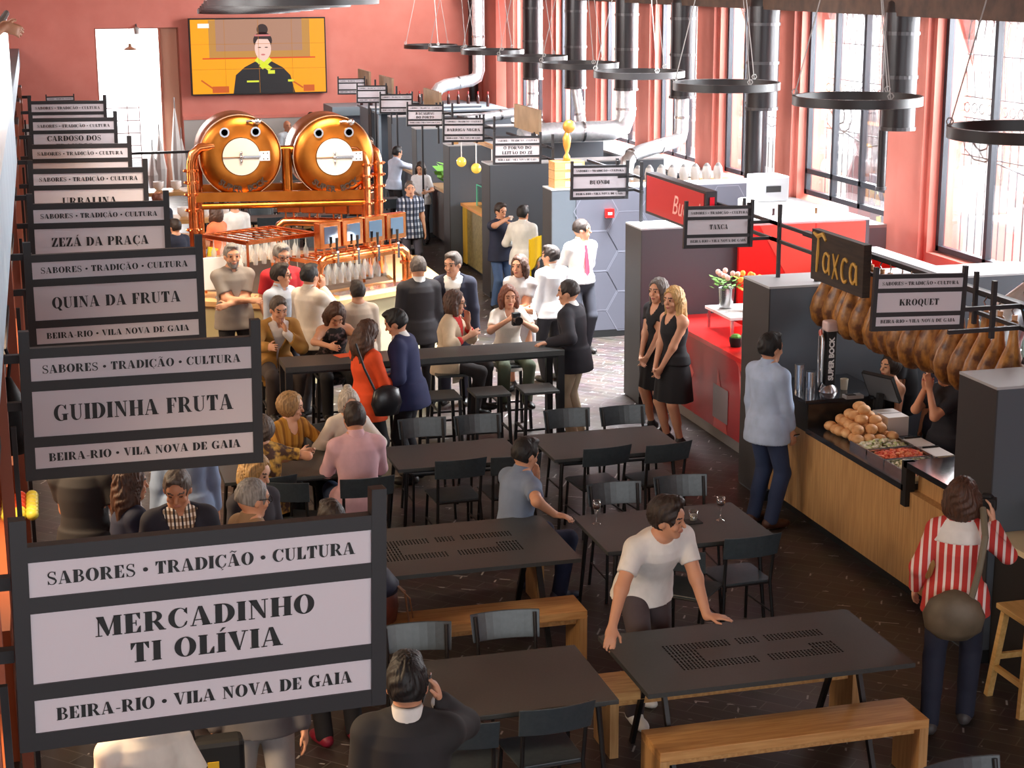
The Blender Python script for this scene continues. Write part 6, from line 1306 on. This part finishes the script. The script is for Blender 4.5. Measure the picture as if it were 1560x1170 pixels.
# --- right foreground and stall front
J = man('person with dark bob hair and red striped sweater photographing the stall', 5.62, 9.55, -32, 1.73, sex='f', R=(.2, .28, 1.36), eR=(.6, -.2, -.8), fdR=(-.1, .3, .9), L=(-.27, .1, .92), sk=0, hy=-12, hair=('bob', 'brown'), top=(STRIPE, 1.9, -.12, 'crew', 'striped_sweater'), bottom=('trousers', (34, 38, 56)), shoe=(70, 66, 66), fR=(.1, .06, .087), fL=(-.12, -.16, .087), vox=.0075)
y0 = MB()
g = Fld((-.3, -.25, 1.1), (.3, .25, 1.6), .0085); rt = J['s']
yk = J['N']/rt; g.add(trunk(J['P']/rt, J['T'], .53, PF, .74, 1.0, .024)); 
for sg in (1, -1): g.add(cone(yk-V3(0,0,.02)+J['T'][0]*sg*.04, J['arm'][sg][0]/rt+V3(0,0,.01), .05, .062), .04); g.add(cone(J['arm'][sg][0]/rt, J['arm'][sg][0]/rt*.65+J['arm'][sg][1]/rt*.35, .064, .06), .03)
g.add(ell(yk+J['T'][1]*.035+J['T'][2]*.04, J['T'], (.066, .062, .055)), sub=True); fmesh('sweater_yoke', g, [cloth(WH)], rt, J['root'])
w = held(J, 1, .09, .05); t = thing('camera', 'black camera held up by the striped sweater photographer', 'camera', (w.x+.03, w.y+.03, w.z+.03), math.radians(-40)); MB().box(-.065, -.035, -.045, .065, .035, .045).box(-.03, -.03, .045, .03, .03, .07).build('body', BLACK, t, bevel=.006); MB().lathe([(.035, .035), (.04, .11), (.036, .115)], n=18, axis='y').build('lens', pbr('lens black', S(30, 30, 32), .2), t, smooth=True)
t = thing('shoulder_bag', 'olive brown hobo bag slung on the back of the striped sweater', 'bag', (5.5, 9.36, .88), math.radians(-28)); MB().lathe([(.01, -.17), (.1, -.165), (.18, -.1), (.2, 0), (.16, .09), (.07, .15), (.01, .17)], n=20).build('bag', noisy('olive leather', S(86, 76, 60), S(106, 94, 76), 7, .55), t, smooth='all'); t.scale = (1, .5, 1); MB().tube([(.1, -.0, .1), (.14, .0, .3), (.17, .1, .52), (.15, .3, .68)], .022, 8).build('strap', pbr('strap olive', S(110, 102, 84), .6), t)
J = man('person in light blue shirt and jeans standing at the hams counter with a phone', 6.14, 13.86, -70, 1.8, sk=1, R=(.17, .16, .86), eR=(.3, -.9, -.3), hy=-4, hair=('short', 'black'), top=((176, 194, 222), 1.75, -.16, 'collar'), bottom=('trousers', (44, 58, 90)), shoe=(74, 42, 28), toe=(12, -14)); w = held(J, 1, .08, .03); phone((w.x+.02, w.y, w.z), (.8, 0, .4), 'dark phone in the hand of the light blue shirt man')
for lab, x, y, rz, hh, hr_, s_ in (('blond long haired person in sleeveless black dress before the red counter', 6.28, 16.62, 108, 1.73, ('long', 'blond'), 0), ('brown haired person in black dress, behind the blond one at the red counter', 6.32, 17.2, 112, 1.72, ('long', 'mid'), 1)):
    man(lab, x, y, rz, hh, sex='f', R=(.03, .23, .86), L=(-.03, .22, .84), eR=(.7, -.6, -.3), eL=(-.7, -.6, -.3), fdR=(-.4, .2, -.8), fdL=(.4, .2, -.8), hy=10, sk=1, hair=hr_, top=((26, 24, 28), 0 if s_ == 0 else .45, -.02, 'v', 'dress_top'), bottom=('skirt', (26, 24, 28), -.42), shoe=(24, 22, 24))
# --- behind the hams counter
J = man('bartender in black strappy top and pale jeans at the till', 7.42, 13.98, 104, 1.5, sex='f', R=(-.0, .34, 1.08), L=(-.16, .3, .98), hp=-6, sk=0, hair=('pony', 'dark'), top=((26, 24, 28), 0, .03, 'strap', 'camisole'), bottom=('trousers', (186, 200, 216)))
man('person in black T-shirt behind the trays, hands together at the chin', 7.46, 13.0, 96, 1.7, sex='f', R=(.03, .22, 1.42), L=(-.03, .22, 1.42), eR=(.5, .1, -1), eL=(-.5, .1, -1), fdR=(-.1, .1, .9), fdL=(.1, .1, .9), sk=1, hair=('pony', 'dark'), top=((30, 30, 38), .7, -.1, 'crew', 'tee_shirt'), bottom=('skirt', (28, 28, 34), -.5))
man('dark haired person behind the bartender, mostly hidden', 7.85, 13.75, 120, 1.58, sex='f', hair=('bob', 'dark'), top=((60, 66, 90), .7, -.1, 'crew'), bottom=('trousers', BK))
man('broad person in black behind the beer tap, face behind a ham', 7.62, 14.2, 60, 1.84, fat=.05, hair=('short', 'dark'), top=((30, 28, 34), .7, -.1, 'crew', 'tee_shirt'), bottom=('trousers', BK))
# --- round the bar table
J = man('long brown haired person in orange blouse looking at a phone', 2.88, 16.02, -62, 1.68, sex='f', R=(.12, .3, 1.08), L=(-.02, .32, 1.08), hp=24, sk=1, hair=('wavy', 'brown'), top=((238, 84, 36), 1.5, -.2, 'crew', 'blouse'), bottom=('trousers', (28, 27, 30))); w = held(J, -1, .08, .03); phone((w.x, w.y, w.z+.02), (.9, 0, -1), 'pale phone in the hand of the orange blouse')
t = thing('shoulder_bag', 'black leather bag on the hip of the orange blouse', 'bag', (3.02, 15.72, .98), .2); MB().lathe([(.01, -.17), (.12, -.165), (.16, -.05), (.13, .08), (.05, .12), (.01, .12)], n=18).build('bag', pbr('black leather', S(28, 28, 32), .3), t, smooth='all'); t.scale = (1, .5, 1); MB().tube([(-.1, 0, .05), (-.2, .1, .3), (-.24, .3, .52)], .012, 6).build('strap', BLACK, t)
man('person in navy blazer stooping over the phone beside the orange blouse', 3.34, 16.12, 62, 1.76, lean=10, hp=18, hy=6, R=(.14, .28, 1.02), L=(-.2, .26, 1.0), sk=1, hair=('short', 'black'), inner=(WH,), jacket=((38, 44, 84),), bottom=('trousers', (30, 29, 36)))
man('person in mustard jacket leaning on the bar table, fist at the chin', 2.25, 18.2, 192, 1.76, pel=(0, 0, .85), lean=24, R=(.26, .62, 1.15), L=(-.03, .38, 1.23), eL=(-.6, .3, -.9), fdL=(.15, .1, .9), hp=4, sk=1, hair=('short', 'mid'), inner=((228, 220, 214),), jacket=((176, 130, 62),), bottom=('trousers', (70, 60, 56)), **STOOL)
J = man('person in sleeveless dark patterned top reading an orange leaflet', 2.86, 18.0, 184, 1.66, sex='f', pel=(0, 0, .85), lean=26, R=(.16, .62, 1.16), L=(-.16, .62, 1.16), eR=(1, 0, -.2), eL=(-1, 0, -.2), hp=34, sk=1, hair=('wavy', 'brown'), top=(DARKPAT, 0, -.12, 'crew', 'top'), bottom=('trousers', BK), **STOOL)
t = thing('leaflet', 'orange leaflet on the bar table under the reading woman', 'leaflet', (2.92, 17.16, 1.1), .3); MB().box(-.15, -.08, .0, .15, .08, .004).build('sheet', pbr('leaflet orange', S(228, 92, 50), .5), t)
man('dark haired person in white shirt, hand at the mouth, back to the camera', 2.79, 18.98, -52, 1.76, R=(.02, .2, 1.46), eR=(.6, .2, -.9), fdR=(0, .1, .9), sk=1, hair=('short', 'black'), top=((232, 224, 212), 1.9, -.14, 'collar'), bottom=('trousers', (50, 46, 50)))
man('person with glasses and black strap over a pale blue shirt, looking right', 2.5, 19.3, -140, 1.73, hy=34, sk=1, hair=('short', 'dark'), glasses=True, top=((196, 206, 222), 1.9, -.14, 'collar'), bottom=('trousers', (52, 50, 60)))
man('grey bearded person with glasses in a red polo shirt by the bar', 2.62, 20.02, 196, 1.85, hp=8, sk=1, hair=('short', 'grey'), beard='white', glasses=True, R=(.24, .1, .95), top=((196, 34, 44), .7, -.14, 'collar', 'polo_shirt'), bottom=('trousers', (46, 38, 40)))
man('grey bearded person in a grey polo shirt with arms crossed', 2.06, 20.12, 186, 1.86, R=(-.12, .27, 1.22), L=(.12, .24, 1.18), eR=(.8, -.2, -.5), eL=(-.8, -.2, -.5), sk=1, fat=.03, hair=('short', 'grey'), beard='grey', top=((142, 134, 128), .75, -.14, 'collar', 'polo_shirt'), bottom=('trousers', (26, 25, 30)))
man('short haired person in beige sweater with back to the camera before the taps', 3.26, 18.5, 8, 1.63, sk=1, hair=('short', 'dark'), top=((206, 188, 168), 1.9, -.14, 'crew', 'sweater'), bottom=('trousers', (50, 48, 52)))
man('person in dark grey suit with back to the camera before the taps', 4.05, 18.98, 4, 1.79, hy=-8, sk=1, hair=('crop', 'mid'), inner=(WH,), jacket=((46, 42, 46),), bottom=('trousers', (40, 38, 42)))
man('grey haired person in navy cardigan over a white shirt, facing left', 4.5, 19.12, 158, 1.8, hy=-22, hp=6, sk=1, hair=('short', 'mid'), inner=(WH,), jacket=((30, 32, 52), 1.95, -.15, .12), bottom=('trousers', (48, 50, 66)))
man('brown haired person in beige jacket with red cuffs, chin on hand', 4.08, 17.72, -118, 1.68, sex='f', pel=(0, 0, .85), lean=8, L=(-.06, .22, 1.26), eL=(-.4, .4, -.9), fdL=(.05, .0, 1), R=(.2, .3, 1.17), hy=6, sk=1, hair=('bob', 'brown'), glasses=True, top=((206, 42, 38), 1.5, -.1, 'crew', 'red_sweater'), jacket=((206, 186, 158), 1.35), bottom=('trousers', (50, 44, 44)), **STOOL)
J = man('red brown haired person in white blouse holding a camera, facing us', 4.83, 17.98, 180, 1.62, sex='f', pel=(0, 0, .85), lean=4, R=(.07, .3, 1.26), L=(-.07, .3, 1.24), eR=(.8, 0, -.6), eL=(-.8, 0, -.6), fdR=(-.4, .4, .4), fdL=(.4, .4, .4), sk=1, hair=('bob', 'red'), top=((236, 228, 216), .75, -.12, 'v', 'blouse'), bottom=('trousers', (92, 100, 80)), **STOOL)
t = thing('camera', 'black camera held upright over the bar table', 'camera', (4.83, 17.62, 1.28)); MB().box(-.045, -.04, -.07, .045, .03, .07).build('body', BLACK, t, bevel=.008); MB().lathe([(.045, -.13), (.05, -.05), (.04, -.03)], n=18, axis='y').build('lens', pbr('lens black', S(30, 30, 32), .2), t, smooth=True)
man('long haired person in pale grey dress with folded arms', 5.4, 19.5, 150, 1.66, sex='f', R=(-.1, .22, 1.05), L=(.1, .2, 1.02), eR=(.8, -.2, -.6), eL=(-.8, -.2, -.6), hy=-14, sk=1, hair=('long', 'brown'), top=((196, 190, 190), .6, -.02, 'crew', 'dress_top'), bottom=('skirt', (190, 184, 186), -.5, .0))
man('short haired person in white shirt with back to the camera by the grey partition', 5.9, 19.85, 20, 1.7, hy=30, sk=1, hair=('short', 'dark'), top=((236, 236, 236), 1.6, -.1, 'collar'), bottom=('trousers', (28, 27, 32)))
man('balding person in dark blazer and khaki trousers with a hand on the bar table', 5.36, 17.16, 52, 1.76, Lw=(5.02, 17.0, 1.13), fdLw=(-1, -.1, 0), nL=(0, 0, -1), lean=6, hy=16, sk=1, hair=('crop', 'dark'), inner=(WH,), jacket=((34, 32, 40),), bottom=('trousers', (176, 156, 130)))
J = man('guard in white shirt and red tie by the hexagon wall, hands behind', 6.72, 21.3, 196, 1.79, hy=52, R=(.1, -.16, .95), L=(-.1, -.16, .95), eR=(.9, -.3, 0), eL=(-.9, -.3, 0), sk=1, hair=('crop', 'dark'), top=((238, 236, 238), 1.9, -.02, 'collar'), bottom=('trousers', (44, 44, 54)))
q = MB(); s_ = J['s']; q.prism([(-.018, 0), (.018, 0), (.035, -.36), (0, -.41), (-.035, -.36)], 0, .012, lambda p: (p[0], .178-p[2]+(-.045 if p[1] > -.02 else 0), 1.47+p[1])); q.build('tie', pbr('tie red', S(214, 44, 66), .6), J['root'])
J = man('person in navy polo and jeans sipping from a white cup', 6.5, 24.6, 205, 1.6, R=(.06, .22, 1.38), eR=(1, .1, -.3), L=(-.05, .24, 1.28), eL=(-.8, 0, -.6), hp=6, fat=.03, sk=1, hair=('short', 'dark'), top=((36, 42, 66), .65, -.14, 'collar', 'polo_shirt'), bottom=('trousers', (72, 98, 142)))
w = held(J, 1, .08, .04); t = thing('coffee_cup', 'white cup at the lips of the navy polo man', 'cup', (w.x, w.y-.02, w.z)); MB().lathe([(.02, 0), (.035, .06), (.03, .06), (.015, .01), (0, .01)], n=12, cap=False).build('bowl', WHITE, t, smooth=True)
man('person in white shirt with back turned beside the navy polo man', 6.74, 24.2, -32, 1.6, L=(-.2, .2, 1.0), hy=-20, sk=1, hair=('short', 'black'), top=((232, 230, 224), 1.9, -.16, 'collar'), bottom=('trousers', (40, 40, 48)))
man('person in plaid shirt with a strap across, by the copper bar', 5.75, 27.5, 186, 1.62, hy=-10, sk=1, hair=('crop', 'mid'), top=(PLAID, .7, -.2, 'collar'), bottom=('trousers', (70, 66, 76)))
man('person in pale blue shirt reaching over the far counter', 6.62, 33.2, -70, 1.62, R=(.05, .6, 1.15), lean=8, sk=1, hair=('short', 'black'), top=((196, 206, 226), 1.5, -.1, 'collar'), bottom=('trousers', (48, 42, 44)))
man('dark haired person in white top seated at the far green planter', 6.74, 31.2, 150, 1.52, sex='f', hp=20, L=(-.2, .3, 1.0), R=(.1, .3, 1.0), sk=1, hair=('bob', 'dark'), top=((226, 226, 230), .8, -.1, 'crew'), bottom=('trousers', (44, 40, 46)))
man('long haired person in dark red floral top at the far counter', 6.6, 35.6, 190, 1.58, sex='f', sk=1, hair=('long', 'dark'), top=(noisy('wine floral', S(40, 36, 60), S(150, 40, 70), 12, .8, (1,1,1), 2, 0, .45, .6), .9, -.1, 'crew'), bottom=('trousers', BK))
man('shaven headed person in pale shirt by the dado wall', 5.38, 39.2, 200, 1.68, sk=2, hair=('bald', 'dark'), top=((206, 214, 222), 1.9, -.1, 'collar'), bottom=('trousers', (60, 60, 70)))
man('person in dark cap and waistcoat by the salmon wall', 6.1, 40.3, -150, 1.76, hy=-30, sk=1, hair=('short', 'black'), top=((196, 196, 196), 1.9, -.1, 'collar'), jacket=((56, 58, 60), .3, -.1), bottom=('trousers', BK))
man('dark haired head just above the left copper tank', 4.35, 40.2, 0, 1.7, hair=('short', 'black'), top=((60, 60, 66), 1.9, -.1, 'crew'), bottom=('trousers', BK)); man('dark haired head just above the right copper tank', 6.68, 40.5, 0, 1.72, hair=('short', 'black'), top=((70, 66, 66), 1.9, -.1, 'crew'), bottom=('trousers', BK))
J = man('person in bright orange T-shirt with yellow sash beyond the bar', 2.42, 25.6, 48, 1.6, sex='f', L=(-.2, .2, .85), sk=1, hair=('bob', 'brown'), top=((252, 130, 84), .7, -.2, 'crew', 'tee_shirt'), bottom=('trousers', (76, 44, 30)))
t = thing('sash', 'bright yellow sash hanging from the orange T-shirt waist', 'cloth', (2.3, 25.42, .72), .5); MB().poly([(-.05, 0, .3), (.12, 0, .25), (0, 0, -.2), (-.12, 0, -.24)]).build('cloth', pbr('sash yellow', S(240, 214, 30), .6), t).modifiers.new('s', 'SOLIDIFY').thickness = .02
man('person in long white coat behind the orange T-shirt', 2.78, 26.4, 10, 1.62, sk=1, hair=('short', 'brown'), top=((226, 226, 224), 1.9, -.36, 'crew', 'coat'), bottom=('trousers', (60, 60, 70)))
man('balding red brown head behind the URBALINA sign', 1.68, 27.2, 20, 1.64, sk=2, hair=('balding', 'red'), top=((40, 44, 62), 1.9, -.1, 'crew'), bottom=('trousers', (60, 60, 90)))
man('person in dark blue coat right of the ZEZÁ sign', 1.78, 25.0, 30, 1.5, sk=1, hair=('short', 'dark'), top=((34, 40, 60), 1.9, -.2, 'crew', 'coat'), bottom=('trousers', BK))
# --- the visitor on the gallery whose arms rest on the handrail
man('person leaning with both forearms on the gallery handrail at the top left corner', -.66, 12.6, -84, 1.74, z=3.3, lean=18, Rw=(-.2, 12.4, 4.6), Lw=(-.2, 12.75, 4.6), fdRw=(.8, .3, -.3), fdLw=(.8, -.4, -.3), eR=(.7, 0, -.8), eL=(-.7, 0, -.8), sk=1, hair=('short', 'dark'), top=((36, 40, 58), 1.4, -.1, 'crew'), bottom=('trousers', BK))
